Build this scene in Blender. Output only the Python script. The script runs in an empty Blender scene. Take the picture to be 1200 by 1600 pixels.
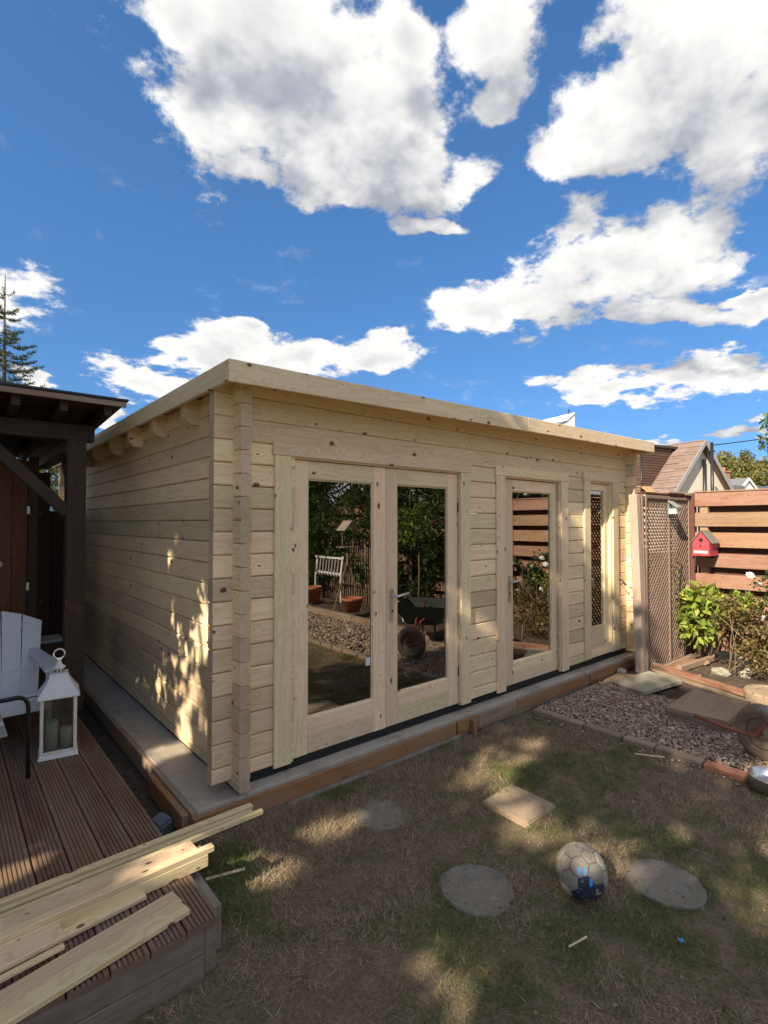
import bpy, bmesh, math, random
import numpy as np
from mathutils import Vector, Matrix, Euler
random.seed(7); RNG = np.random.default_rng(11)
R = math.radians
S = bpy.context.scene
COL = S.collection

# ------------------------------------------------------------------ camera
cam_d = bpy.data.cameras.new('camera'); cam = bpy.data.objects.new('camera', cam_d); COL.objects.link(cam)
cam_d.sensor_fit = 'VERTICAL'; cam_d.sensor_height = 36.0; cam_d.lens = 36.0 * 815 / 1600
cam_d.clip_start = 0.05; cam_d.clip_end = 2000
cam.location = (-1.35, -2.79, 1.64)
cam.rotation_euler = (R(90 + 1.195), 0, R(-40.3))
S.camera = cam

# ------------------------------------------------------------------ light
SUN_DIR = Vector((-1.0, -0.245, 0.69)).normalized()      # towards the sun
SUN_EL = math.asin(SUN_DIR.z); SUN_AZ = math.atan2(SUN_DIR.x, SUN_DIR.y)
sun_d = bpy.data.lights.new('sun', 'SUN'); sun = bpy.data.objects.new('sun', sun_d); COL.objects.link(sun)
sun_d.energy = 2.15; sun_d.angle = R(0.53); sun_d.color = (1.0, 0.86, 0.66)
sun.rotation_euler = SUN_DIR.to_track_quat('Z', 'Y').to_euler()
SKY_STRENGTH = 0.055
S.view_settings.view_transform = 'Standard'; S.view_settings.look = 'None'
S.view_settings.gamma = 1.0; S.view_settings.use_curve_mapping = False
S.view_settings.exposure = 2.0

# ------------------------------------------------------------------ node helper
class NT:
    def __init__(s, tree): s.t = tree; s.n = tree.nodes; s.l = tree.links
    def new(s, typ, **kw):
        nd = s.n.new(typ)
        for k, v in kw.items(): setattr(nd, k, v)
        return nd
    def put(s, sock, v):
        if v is None: return
        if isinstance(v, bpy.types.NodeSocket): s.l.new(v, sock)
        else: sock.default_value = v
    def math(s, op, a, b=None, c=None, clamp=False):
        nd = s.new('ShaderNodeMath', operation=op, use_clamp=clamp)
        for i, v in enumerate((a, b, c)): s.put(nd.inputs[i], v) if v is not None else None
        return nd.outputs[0]
    def vmath(s, op, a, b=None, scale=None):
        nd = s.new('ShaderNodeVectorMath', operation=op)
        s.put(nd.inputs[0], a)
        if b is not None: s.put(nd.inputs[1], b)
        if scale is not None: s.put(nd.inputs['Scale'], scale)
        return nd.outputs['Value'] if op in ('DOT_PRODUCT', 'LENGTH') else nd.outputs[0]
    def noise(s, vec, scale, detail=4, rough=0.55, dist=0.0, col=False):
        nd = s.new('ShaderNodeTexNoise')
        s.put(nd.inputs['Vector'], vec); nd.inputs['Scale'].default_value = scale
        nd.inputs['Detail'].default_value = detail; nd.inputs['Roughness'].default_value = rough
        nd.inputs['Distortion'].default_value = dist
        return nd.outputs['Color'] if col else nd.outputs['Fac']
    def ramp(s, fac, stops, interp='LINEAR'):
        nd = s.new('ShaderNodeValToRGB'); nd.color_ramp.interpolation = interp
        cr = nd.color_ramp
        while len(cr.elements) < len(stops): cr.elements.new(0.5)
        for e, (p, c) in zip(cr.elements, stops):
            e.position = p; e.color = tuple(c) + (1,) if len(c) == 3 else c
        s.put(nd.inputs[0], fac); return nd.outputs[0]
    def mix(s, fac, a, b, mode='MIX'):
        nd = s.new('ShaderNodeMix', data_type='RGBA', blend_type=mode)
        s.put(nd.inputs[0], fac)
        for i, v in ((6, a), (7, b)):
            if isinstance(v, (tuple, list)) and len(v) == 3: v = tuple(v) + (1,)
            s.put(nd.inputs[i], v)
        return nd.outputs[2]
    def smooth(s, v, lo, hi):
        nd = s.new('ShaderNodeMapRange', interpolation_type='SMOOTHSTEP')
        s.put(nd.inputs[0], v); nd.inputs[1].default_value = lo; nd.inputs[2].default_value = hi
        return nd.outputs[0]
    def mapping(s, vec, loc=(0,0,0), rot=(0,0,0), scale=(1,1,1), typ='POINT'):
        nd = s.new('ShaderNodeMapping', vector_type=typ); s.put(nd.inputs[0], vec)
        nd.inputs[1].default_value = loc; nd.inputs[2].default_value = rot; nd.inputs[3].default_value = scale
        return nd.outputs[0]

# ------------------------------------------------------------------ sky with cumulus clouds
# each cloud puff: azimuth, elevation, half-width, half-height (radians), roll
PUFFS = [(63.7,42.6,.165,.081,9.6),(69.0,38.2,.107,.096,12.2),(60.3,37.5,.18,.086,6.5),(51.8,36.8,.157,.089,1.3),(46.8,35.2,.081,.051,-1.6),
 (56.8,33.8,.112,.052,4.0),(70.9,42.2,.067,.052,14.6),(63.7,33.4,.069,.038,7.8),(44.7,30.0,.064,.015,-2.5),(39.8,34.1,.055,.034,-5.6),
 (47.6,43.4,.045,.054,-1.5),(37.4,42.8,.071,.074,-8.5),(38.4,39.2,.037,.034,-7.2),(18.7,37.5,.154,.089,-20.1),(27.3,35.9,.097,.077,-13.5),
 (15.3,32.4,.099,.067,-20.2),(29.9,33.3,.066,.041,-11.2),(23.1,41.0,.087,.052,-18.2),(11.5,36.6,.102,.102,-25.2),(24.5,25.1,.14,.079,-11.3),
 (19.2,27.3,.072,.047,-15.1),(32.5,22.3,.125,.051,-6.7),(38.8,21.4,.083,.037,-4.0),(20.6,19.5,.099,.027,-10.5),(14.0,19.5,.048,.011,-13.5),
 (65.9,17.6,.119,.052,5.0),(59.2,17.4,.125,.05,2.9),(50.8,18.2,.093,.039,.3),(73.6,14.2,.09,.032,6.2),(65.0,20.0,.043,.021,5.4),
 (25.8,13.7,.12,.026,-6.0),(18.8,14.0,.107,.025,-8.2),(14.3,12.8,.049,.023,-8.9),(85.6,19.2,.047,.038,13.4),(83.6,13.0,.05,.015,8.6),
 (78.2,9.9,.052,.023,5.3),(23.5,8.4,.059,.012,-4.1),(15.1,8.2,.058,.013,-5.6),(13.7,9.4,.028,.008,-6.8)]
def cloud_group(wd, fd):
    g = bpy.data.node_groups.new('cloud_density', 'ShaderNodeTree')
    g.interface.new_socket('Vector', in_out='INPUT', socket_type='NodeSocketVector')
    g.interface.new_socket('Density', in_out='OUTPUT', socket_type='NodeSocketFloat')
    t = NT(g); gi = t.new('NodeGroupInput'); go = t.new('NodeGroupOutput')
    v = gi.outputs[0]
    sep = t.new('ShaderNodeSeparateXYZ'); t.put(sep.inputs[0], v)
    den = t.math('ADD', t.math('MAXIMUM', sep.outputs[2], 0.0), 0.22)
    flat = t.vmath('SCALE', v, scale=t.math('DIVIDE', 1.0, den))
    w = t.noise(flat, 3.4, wd, 0.55, col=True)
    w = t.vmath('SUBTRACT', w, (0.5, 0.5, 0.5))
    wv = t.vmath('ADD', v, t.vmath('SCALE', w, scale=0.13))
    cur = None
    for az, el, sx, sy, rl in PUFFS:
        a, e = R(az), R(el)
        d = Vector((math.cos(e)*math.cos(a), math.cos(e)*math.sin(a), math.sin(e)))
        r = d.cross(Vector((0,0,1))).normalized(); u = r.cross(d)
        c, s_ = math.cos(R(rl)), math.sin(R(rl))
        r2 = r*c + u*s_; u2 = u*c - r*s_
        M = Matrix(((r2.x,u2.x,-d.x),(r2.y,u2.y,-d.y),(r2.z,u2.z,-d.z)))
        m = t.mapping(wv, tuple(d), tuple(M.to_euler()), (sx*1.5, sy*1.5, 0.5), 'TEXTURE')
        gr = t.new('ShaderNodeTexGradient', gradient_type='SPHERICAL'); t.put(gr.inputs[0], m)
        cur = gr.outputs[1] if cur is None else t.math('SMOOTH_MAX', cur, gr.outputs[1], 0.12)
    # unseen rest of the sky: cloud cover raised to brighten the shaded parts
    gen = t.math('MULTIPLY_ADD', t.noise(flat, 0.9, 2, 0.5), 3.0, -0.95, clamp=True)
    infr = t.smooth(t.vmath('DOT_PRODUCT', v, (0.61, 0.715, 0.34)), 0.62, 0.76)
    gen = t.math('MULTIPLY', gen, t.math('SUBTRACT', 1.0, infr))
    cur = t.math('MAXIMUM', cur, gen)
    f = t.noise(flat, 5.5, fd, 0.64)
    f2 = t.noise(flat, 1.9, 3, 0.5)
    den2 = t.math('ADD', cur, t.math('MULTIPLY_ADD', f, 2.0, -1.27))
    den2 = t.math('ADD', den2, t.math('MULTIPLY_ADD', f2, 0.5, -0.25))
    # nothing where there is no puff
    den2 = t.math('MULTIPLY', den2, t.smooth(cur, 0.04, 0.17))
    t.put(go.inputs[0], den2)
    return g
W = bpy.data.worlds.new('World'); S.world = W; W.use_nodes = True
t = NT(W.node_tree); t.n.clear()
sky = t.new('ShaderNodeTexSky', sky_type='NISHITA'); sky.sun_disc = False
sky.sun_elevation = SUN_EL; sky.sun_rotation = SUN_AZ
sky.air_density = 1.0; sky.dust_density = 0.35; sky.ozone_density = 3.0; sky.altitude = 50
tc = t.new('ShaderNodeTexCoord'); v = t.vmath('NORMALIZE', tc.outputs['Generated'])
sp = t.new('ShaderNodeSeparateXYZ'); t.put(sp.inputs[0], v); cbn = t.new('ShaderNodeCombineXYZ')
t.put(cbn.inputs[0], sp.outputs[0]); t.put(cbn.inputs[1], sp.outputs[1]); t.put(cbn.inputs[2], t.math('MULTIPLY_ADD', t.math('MAXIMUM', sp.outputs[2], 0.0), 0.92, 0.24))
t.put(sky.inputs['Vector'], t.vmath('NORMALIZE', cbn.outputs[0]))
G1 = cloud_group(5, 9); G2 = cloud_group(3, 4)
def dens(vec, G):
    nd = t.new('ShaderNodeGroup'); nd.node_tree = G; t.put(nd.inputs[0], vec); return nd.outputs[0]
d1 = dens(v, G1)
d2 = dens(t.vmath('NORMALIZE', t.vmath('ADD', v, tuple(SUN_DIR * 0.04 + Vector((0, 0, 0.055))))), G2)
alpha = t.smooth(d1, -0.02, 0.24)
d1c = t.math('MINIMUM', d1, 0.9)
lit = t.smooth(t.math('SUBTRACT', d1c, t.math('MINIMUM', d2, 0.9)), -0.50, 0.42)
thick = t.smooth(d1, 0.10, 0.95)
bright = t.math('MULTIPLY_ADD', lit, 0.95, t.math('MULTIPLY_ADD', thick, -0.46, t.math('MULTIPLY_ADD', t.noise(v, 9.0, 3, 0.55), 0.9, -0.33)), clamp=True)
cl = t.mix(bright, (0.103, 0.110, 0.126), (0.265, 0.261, 0.253))
skyc = t.mix(1.0, sky.outputs[0], (SKY_STRENGTH,)*3, 'MULTIPLY')
hs = t.new('ShaderNodeHueSaturation'); hs.inputs['Saturation'].default_value = 1.20; t.put(hs.inputs['Color'], skyc)
tot = t.mix(alpha, hs.outputs[0], cl)
bg = t.new('ShaderNodeBackground'); t.put(bg.inputs[0], tot); bg.inputs[1].default_value = 1.0
wo = t.new('ShaderNodeOutputWorld'); t.l.new(bg.outputs[0], wo.inputs[0])
W.cycles.sampling_method = 'MANUAL'; W.cycles.sample_map_resolution = 512

# ------------------------------------------------------------------ materials
MATS = {}
def mat(name, build):
    m = bpy.data.materials.new(name); m.use_nodes = True
    t = NT(m.node_tree); b = t.n['Principled BSDF']
    build(t, b); MATS[name] = m; return m
def bump(t, b, h, strength=0.3, dist=0.01):
    nd = t.new('ShaderNodeBump'); nd.inputs['Strength'].default_value = strength; nd.inputs['Distance'].default_value = dist
    t.put(nd.inputs['Height'], h); t.l.new(nd.outputs[0], b.inputs['Normal'])
def objvec(t, rnd=True):
    tc = t.new('ShaderNodeTexCoord'); oi = t.new('ShaderNodeObjectInfo')
    if not rnd: return tc.outputs['Object'], oi.outputs['Random']
    off = t.new('ShaderNodeCombineXYZ')
    for i, k in enumerate((37.0, 91.0, 53.0)): t.put(off.inputs[i], t.math('MULTIPLY', oi.outputs['Random'], k))
    return t.vmath('ADD', tc.outputs['Object'], off.outputs[0]), oi.outputs['Random']
def wood(name, c1, c2, knot=(0.20, 0.09, 0.04), rough=0.6, knots=1.0, grain=1.0, vary=0.16, weather=None, wamt=0.0, bumpy=0.25):
    def f(t, b):
        v, rnd = objvec(t)
        warp = t.noise(t.mapping(v, scale=(0.9, 5, 5)), 1.0, 2, 0.5, col=True)
        vv = t.vmath('ADD', v, t.vmath('SCALE', t.vmath('SUBTRACT', warp, (.5,.5,.5)), scale=0.06))
        # knots
        vo = t.new('ShaderNodeTexVoronoi'); vo.feature = 'F1'; vo.voronoi_dimensions = '2D'
        sv = t.new('ShaderNodeSeparateXYZ'); t.put(sv.inputs[0], vv); cv = t.new('ShaderNodeCombineXYZ')
        t.put(cv.inputs[0], t.math('MULTIPLY', sv.outputs[0], 5.6)); t.put(cv.inputs[1], t.math('MULTIPLY', t.math('ADD', sv.outputs[1], sv.outputs[2]), 9.5))
        t.put(vo.inputs['Vector'], cv.outputs[0]); vo.inputs['Scale'].default_value = 1.0
        kd = vo.outputs['Distance']
        sel = t.new('ShaderNodeSeparateXYZ'); t.put(sel.inputs[0], vo.outputs['Color'])
        size = t.math('MULTIPLY_ADD', t.math('POWER', sel.outputs[0], 2.5), 0.13, 0.028)
        kn = t.math('MULTIPLY', t.math('SUBTRACT', 1.0, t.smooth(t.math('DIVIDE', kd, size), 0.55, 1.1)), t.math('GREATER_THAN', sel.outputs[1], 1.0 - 0.5*knots))
        near = t.math('SUBTRACT', 1.0, t.smooth(kd, 0.05, 0.42))
        # growth rings: bands across the board bent round the knots
        q = t.math('ADD', t.noise(t.mapping(vv, scale=(0.55, 9, 9)), 1.0, 2, 0.5), t.math('MULTIPLY', near, 0.10))
        ring = t.math('SINE', t.math('MULTIPLY', q, 62.0*grain))
        ring = t.smooth(ring, -0.2, 1.0)
        fine = t.noise(t.mapping(v, scale=(2.0, 85, 85)), 1.0, 4, 0.6)
        tone = t.math('MULTIPLY_ADD', ring, 0.36, t.math('MULTIPLY_ADD', fine, 0.75, -0.15), clamp=True)
        c = t.mix(tone, c1, c2)
        c = t.mix(kn, c, knot)
        big = t.noise(t.mapping(v, scale=(0.7, 3, 3)), 1.0, 3, 0.6)
        val = t.math('MULTIPLY_ADD', t.math('SUBTRACT', rnd, 0.5), vary*2, t.math('MULTIPLY_ADD', big, 0.34, 0.83))
        hsn = t.new('ShaderNodeHueSaturation'); t.put(hsn.inputs['Color'], c); t.put(hsn.inputs['Value'], val)
        t.put(hsn.inputs['Hue'], t.math('MULTIPLY_ADD', t.math('FRACT', t.math('MULTIPLY', rnd, 17.3)), 0.030, 0.483))
        c = hsn.outputs[0]
        if weather:
            g = t.noise(t.mapping(v, scale=(1.2, 6, 6)), 2.0, 5, 0.65)
            c = t.mix(t.math('MULTIPLY', t.smooth(g, 0.35, 0.65), wamt), c, weather)
        t.put(b.inputs['Base Color'], c); b.inputs['Roughness'].default_value = rough
        b.inputs['Specular IOR Level'].default_value = 0.35
        bump(t, b, t.math('SUBTRACT', fine, t.math('MULTIPLY', kn, 0.5)), bumpy, 0.004)
    return mat(name, f)
wood('pine', (0.88, 0.73, 0.485), (0.69, 0.50, 0.27), knots=0.85, vary=0.23)
wood('pine_casing', (0.89, 0.745, 0.505), (0.71, 0.525, 0.29), knots=0.75, vary=0.13)
wood('pine_end', (0.62, 0.48, 0.33), (0.50, 0.37, 0.24), knots=0.0, grain=0.6, vary=0.16)
wood('pine_plank', (0.84, 0.68, 0.43), (0.64, 0.45, 0.22), knots=0.7, vary=0.12)
wood('formwork', (0.36, 0.17, 0.065), (0.22, 0.095, 0.035), weather=(0.30, 0.26, 0.22), wamt=0.45, vary=0.15)
wood('deck_wood', (0.23, 0.13, 0.082), (0.14, 0.078, 0.05), knots=0.3, weather=(0.23, 0.18, 0.14), wamt=0.6, rough=0.62)
wood('deck_frame', (0.25, 0.20, 0.145), (0.16, 0.125, 0.088), knots=0.6, weather=(0.27, 0.24, 0.20), wamt=0.7, rough=0.8, bumpy=0.5)
wood('dark_timber', (0.060, 0.038, 0.026), (0.035, 0.022, 0.015), knots=0.4, rough=0.6)
wood('shed_wood', (0.16, 0.066, 0.022), (0.085, 0.032, 0.011), knots=1.0, rough=0.5)
wood('fence_wood', (0.37, 0.205, 0.125), (0.22, 0.108, 0.062), knots=0.9, weather=(0.36, 0.26, 0.19), wamt=0.55, rough=0.8, bumpy=0.5)
wood('fence_dark', (0.14, 0.07, 0.045), (0.09, 0.045, 0.03), rough=0.85)
wood('trellis_wood', (0.28, 0.19, 0.145), (0.19, 0.125, 0.095), knots=0.2, weather=(0.30, 0.235, 0.195), wamt=0.5, rough=0.85)
wood('grey_timber', (0.47, 0.37, 0.28), (0.33, 0.245, 0.175), knots=0.7, weather=(0.44, 0.40, 0.35), wamt=0.6, rough=0.85, bumpy=0.5)
wood('old_board', (0.34, 0.24, 0.15), (0.22, 0.15, 0.09), knots=0.5, weather=(0.36, 0.31, 0.25), wamt=0.6, rough=0.85, bumpy=0.5)
wood('red_timber', (0.34, 0.155, 0.08), (0.22, 0.095, 0.05), knots=0.3, weather=(0.36, 0.27, 0.19), wamt=0.65, rough=0.75)
wood('ply', (0.52, 0.36, 0.20), (0.40, 0.26, 0.13), knots=0.2, weather=(0.40, 0.31, 0.21), wamt=0.5, rough=0.8)
def plain(name, c, rough=0.6, metal=0.0, spec=0.5, var=0.12, scale=8.0, bumps=0.0, c2=None, c3=None, rv=0.0):
    def f(t, b):
        v, rnd = objvec(t)
        n = t.noise(v, scale, 5, 0.6); n2 = t.noise(v, scale*6, 4, 0.65)
        lo = tuple(x*(1-var*1.6) for x in c); hi = tuple(min(1, x*(1+var*1.6)) for x in c)
        col = t.mix(t.math('MULTIPLY_ADD', n2, 0.4, t.math('MULTIPLY', n, 0.6)), lo, hi)
        if c2: col = t.mix(t.smooth(n, 0.48, 0.66), col, c2)
        if c3: col = t.mix(t.smooth(t.noise(v, scale*2.7, 5, 0.7), 0.55, 0.68), col, c3)
        if rv: col = t.mix(1.0, col, t.ramp(rnd, [(0, (1-rv,)*3), (1, (1.0,)*3)]), 'MULTIPLY')
        t.put(b.inputs['Base Color'], col); b.inputs['Roughness'].default_value = rough
        b.inputs['Metallic'].default_value = metal; b.inputs['Specular IOR Level'].default_value = spec
        if bumps: bump(t, b, n2, bumps, 0.01)
    return mat(name, f)
plain('concrete', (0.43, 0.385, 0.32), 0.9, var=0.18, scale=3, bumps=0.3, c2=(0.33, 0.29, 0.235), c3=(0.52, 0.47, 0.40))
plain('paver', (0.36, 0.27, 0.18), 0.9, var=0.2, scale=9, bumps=0.4, c3=(0.17, 0.115, 0.07))
plain('slabstone', (0.36, 0.33, 0.25), 0.9, var=0.12, scale=7, bumps=0.3, c2=(0.30, 0.28, 0.215))
plain('disc_stone', (0.275, 0.24, 0.19), 0.95, var=0.35, scale=16, bumps=1.0, c2=(0.19, 0.18, 0.145), c3=(0.34, 0.32, 0.27))
plain('brick_edge', (0.36, 0.265, 0.18), 0.9, var=0.2, scale=9, bumps=0.4, c2=(0.27, 0.225, 0.17), rv=0.25)
plain('brick_red', (0.45, 0.20, 0.12), 0.9, var=0.2, scale=9, bumps=0.4)
plain('soil', (0.085, 0.060, 0.042), 1.0, var=0.4, scale=14, bumps=0.8, c2=(0.125, 0.095, 0.07), c3=(0.05, 0.036, 0.026))
plain('black_plastic', (0.016, 0.016, 0.017), 0.45)
plain('membrane', (0.012, 0.012, 0.013), 0.7)
plain('stone_paint', (0.27, 0.215, 0.16), 0.8, var=0.2, scale=20)
plain('white_paint', (0.80, 0.80, 0.80), 0.45, var=0.03)
plain('chair_white', (0.64, 0.665, 0.71), 0.4, var=0.03)
plain('cream_paint', (0.80, 0.78, 0.70), 0.45, var=0.04)
plain('candle', (0.72, 0.70, 0.58), 0.5, var=0.04)
plain('black_metal', (0.022, 0.026, 0.030), 0.35, metal=0.3)
plain('steel', (0.62, 0.63, 0.66), 0.28, metal=1.0, var=0.06)
plain('galvanised', (0.60, 0.61, 0.62), 0.30, metal=1.0, var=0.12, scale=20)
plain('rubber', (0.23, 0.17, 0.125), 0.85, var=0.15, scale=10, bumps=0.3, c2=(0.30, 0.23, 0.17))
plain('rust', (0.26, 0.085, 0.045), 0.75, var=0.25, scale=12, bumps=0.3)
plain('barrow_green', (0.06, 0.075, 0.065), 0.6, var=0.2)
plain('ball_skin', (0.38, 0.34, 0.285), 0.85, var=0.3, scale=16, bumps=0.7, c2=(0.32, 0.28, 0.23), c3=(0.23, 0.19, 0.15), rv=0.2)
plain('ball_rim', (0.155, 0.13, 0.105), 0.9)
plain('ball_blue', (0.06, 0.36, 0.72), 0.6, var=0.15, c3=(0.38, 0.34, 0.28))
plain('ball_navy', (0.028, 0.035, 0.065), 0.7, var=0.2, scale=11, c3=(0.42, 0.40, 0.37))
plain('roof_felt', (0.035, 0.040, 0.045), 0.8, var=0.15)
plain('bird_red', (0.42, 0.06, 0.08), 0.55, var=0.10, scale=25, c3=(0.48, 0.20, 0.18))
plain('bird_roof', (0.20, 0.19, 0.16), 0.85, var=0.25)
plain('lamp_grey', (0.27, 0.29, 0.28), 0.5, var=0.12)
plain('lamp_lens', (0.62, 0.74, 0.68), 0.2, var=0.05)
plain('terracotta', (0.50, 0.17, 0.085), 0.8, var=0.12)
plain('render_cream', (0.66, 0.61, 0.52), 0.9, var=0.06)
plain('render_white', (0.82, 0.82, 0.82), 0.8, var=0.03)
plain('roof_tile', (0.27, 0.195, 0.16), 0.9, var=0.22, scale=1.6, c2=(0.22, 0.165, 0.14), rv=0.22)
plain('roof_under', (0.13, 0.085, 0.07), 0.9)
plain('tile_orange', (0.50, 0.31, 0.14), 0.9, var=0.2)
plain('roof_slate', (0.17, 0.175, 0.19), 0.8, var=0.15, scale=3)
plain('barge', (0.30, 0.31, 0.32), 0.6)
plain('cladding_brown', (0.15, 0.085, 0.065), 0.6, var=0.12, rv=0.3)
plain('window_dark', (0.35, 0.44, 0.50), 0.12, var=0.05)
plain('chimney_brick', (0.42, 0.19, 0.11), 0.9, var=0.2, scale=6)
plain('bark', (0.13, 0.095, 0.07), 0.95, var=0.3, scale=10, bumps=0.6)
plain('stem_tan', (0.30, 0.22, 0.14), 0.9, var=0.2)
plain('petal', (0.86, 0.85, 0.80), 0.6, var=0.03)
plain('interior_floor', (0.045, 0.042, 0.040), 0.8)
plain('blue_scrap', (0.08, 0.42, 0.75), 0.5)
def attr_mat(name, rough=0.8, trans=0.0, bright=1.0, spec=0.3):
    def f(t, b):
        a = t.new('ShaderNodeAttribute'); a.attribute_name = 'tint'
        c = a.outputs['Color']
        t.put(b.inputs['Base Color'], c); b.inputs['Roughness'].default_value = rough
        b.inputs['Specular IOR Level'].default_value = spec
        if trans:
            tr = t.new('ShaderNodeBsdfTranslucent'); t.put(tr.inputs[0], c)
            mx = t.new('ShaderNodeMixShader'); mx.inputs[0].default_value = trans
            t.l.new(b.outputs[0], mx.inputs[1]); t.l.new(tr.outputs[0], mx.inputs[2])
            t.l.new(mx.outputs[0], t.n['Material Output'].inputs[0])
    return mat(name, f)
attr_mat('leaf', 0.55, 0.35); attr_mat('grass', 0.8, 0.08, spec=0.15); attr_mat('pebble', 0.8)
def glass_build(tint, refl):
    def f(t, b):
        t.n.remove(b)
        tr = t.new('ShaderNodeBsdfTransparent'); tr.inputs[0].default_value = tint + (1,)
        gl = t.new('ShaderNodeBsdfGlossy'); gl.inputs['Roughness'].default_value = 0.0; gl.inputs[0].default_value = (0.95, 0.93, 0.90, 1)
        lw = t.new('ShaderNodeFresnel'); lw.inputs[0].default_value = 1.5
        v, _ = objvec(t, False)
        bp = t.new('ShaderNodeBump'); bp.inputs['Strength'].default_value = 0.02; bp.inputs['Distance'].default_value = 0.01
        t.put(bp.inputs['Height'], t.noise(v, 2.2, 2, 0.5)); t.l.new(bp.outputs[0], gl.inputs['Normal'])
        fac = t.math('MULTIPLY_ADD', lw.outputs[0], refl, 0.02, clamp=True)
        mx = t.new('ShaderNodeMixShader'); t.put(mx.inputs[0], fac)
        t.l.new(tr.outputs[0], mx.inputs[1]); t.l.new(gl.outputs[0], mx.inputs[2])
        t.l.new(mx.outputs[0], t.n['Material Output'].inputs[0])
    return f
mat('glazing', glass_build((0.46, 0.45, 0.42), 5.0))  # grey tint in the panes stands in for the dim interior
mat('lantern_glass', glass_build((0.80, 0.84, 0.82), 1.6))
def lawn(t, b):
    tc = t.new('ShaderNodeTexCoord'); v = tc.outputs['Object']
    n1 = t.noise(v, 1.7, 4, 0.6); n2 = t.noise(v, 9, 5, 0.65); n3 = t.noise(v, 70, 4, 0.7)
    c = t.mix(t.smooth(n1, 0.40, 0.60), (0.225, 0.165, 0.112), (0.15, 0.15, 0.075))
    c = t.mix(t.smooth(n2, 0.45, 0.65), c, (0.28, 0.205, 0.14))
    c = t.mix(t.math('MULTIPLY', t.smooth(n3, 0.42, 0.66), 0.7), c, (0.10, 0.076, 0.054))
    t.put(b.inputs['Base Color'], c); b.inputs['Roughness'].default_value = 1.0; b.inputs['Specular IOR Level'].default_value = 0.1
    bump(t, b, t.math('ADD', n3, n2), 0.7, 0.02)
mat('lawn', lawn)
def gravelbed(t, b):
    tc = t.new('ShaderNodeTexCoord'); v = tc.outputs['Object']
    vo = t.new('ShaderNodeTexVoronoi'); t.put(vo.inputs['Vector'], v); vo.inputs['Scale'].default_value = 34
    bw = t.new('ShaderNodeSeparateXYZ'); t.put(bw.inputs[0], vo.outputs['Color'])
    c = t.ramp(bw.outputs[0], [(0, (0.15, 0.11, 0.085)), (0.5, (0.28, 0.22, 0.17)), (1, (0.42, 0.37, 0.31))])
    c = t.mix(t.smooth(vo.outputs['Distance'], 0.35, 0.62), c, (0.14, 0.105, 0.085))
    t.put(b.inputs['Base Color'], c); b.inputs['Roughness'].default_value = 0.9
    bump(t, b, t.math('SUBTRACT', 1.0, vo.outputs['Distance']), 0.8, 0.02)
mat('gravelbed', gravelbed)

# ------------------------------------------------------------------ object helpers
def link(name, me, parent=None, loc=(0,0,0), rot=None):
    o = bpy.data.objects.new(name, me); COL.objects.link(o)
    if parent is not None: o.parent = parent
    o.location = loc
    if rot is not None: o.rotation_euler = rot
    return o
def tag(o, label=None, cat=None, group=None, kind=None):
    if label: o['label'] = label
    if cat: o['category'] = cat
    if group: o['group'] = group
    if kind: o['kind'] = kind
    return o
def thing(name, label, cat, loc=(0,0,0), rz=0.0, group=None):
    o = link(name, None, None, loc, (0, 0, rz)); o.empty_display_size = 0.1
    return tag(o, label, cat, group)
def mesh(name, verts, faces, mats, smooth=False, midx=None):
    me = bpy.data.meshes.new(name); me.from_pydata([tuple(v) for v in verts], [], [tuple(f) for f in faces])
    for m in ([mats] if isinstance(mats, str) else mats): me.materials.append(MATS[m])
    if midx is not None: me.polygons.foreach_set('material_index', midx)
    if smooth: me.polygons.foreach_set('use_smooth', [True]*len(me.polygons))
    me.update(); return me
def bm_mesh(name, bm, mats, smooth=False):
    me = bpy.data.meshes.new(name); bm.to_mesh(me); bm.free()
    for m in ([mats] if isinstance(mats, str) else mats): me.materials.append(MATS[m])
    if smooth: me.polygons.foreach_set('use_smooth', [True]*len(me.polygons))
    return me
_boxes = {}
def box_mesh(L, W_, T, mats, bev=0.003, seg=1):
    key = (round(L, 3), round(W_, 3), round(T, 3), mats if isinstance(mats, str) else tuple(mats), bev, seg)
    if key in _boxes: return _boxes[key]
    bm = bmesh.new(); bmesh.ops.create_cube(bm, size=1.0)
    bmesh.ops.scale(bm, vec=(L, W_, T), verts=bm.verts)
    eds = bm.edges[:] if isinstance(mats, str) else [e for e in bm.edges if abs(e.verts[0].co.x-e.verts[1].co.x) > 1e-6]
    if bev: bmesh.ops.bevel(bm, geom=eds, offset=min(bev, 0.45*min(L, W_, T)), segments=seg, affect='EDGES', profile=0.5)
    if not isinstance(mats, str):
        for f in bm.faces:
            if abs(f.normal.x) > 0.9: f.material_index = 1
    me = bm_mesh('board', bm, mats); _boxes[key] = me; return me
def frame_rot(d, up):
    x = Vector(d).normalized(); up = Vector(up)
    y = up.cross(x)
    if y.length < 1e-5: y = Vector((0, 1, 0)).cross(x)
    y.normalize(); z = x.cross(y)
    return Matrix((x, y, z)).transposed().to_euler()
def beam(name, parent, a, b, w, tt, mats, up=(0,0,1), bev=0.003, seg=1):
    """board from a to b; w across, tt along 'up'; grain along its length"""
    a, b = Vector(a), Vector(b); d = b - a
    me = box_mesh(d.length, w, tt, mats, bev, seg)
    return link(name, me, parent, (a+b)/2, frame_rot(d, up))
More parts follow.
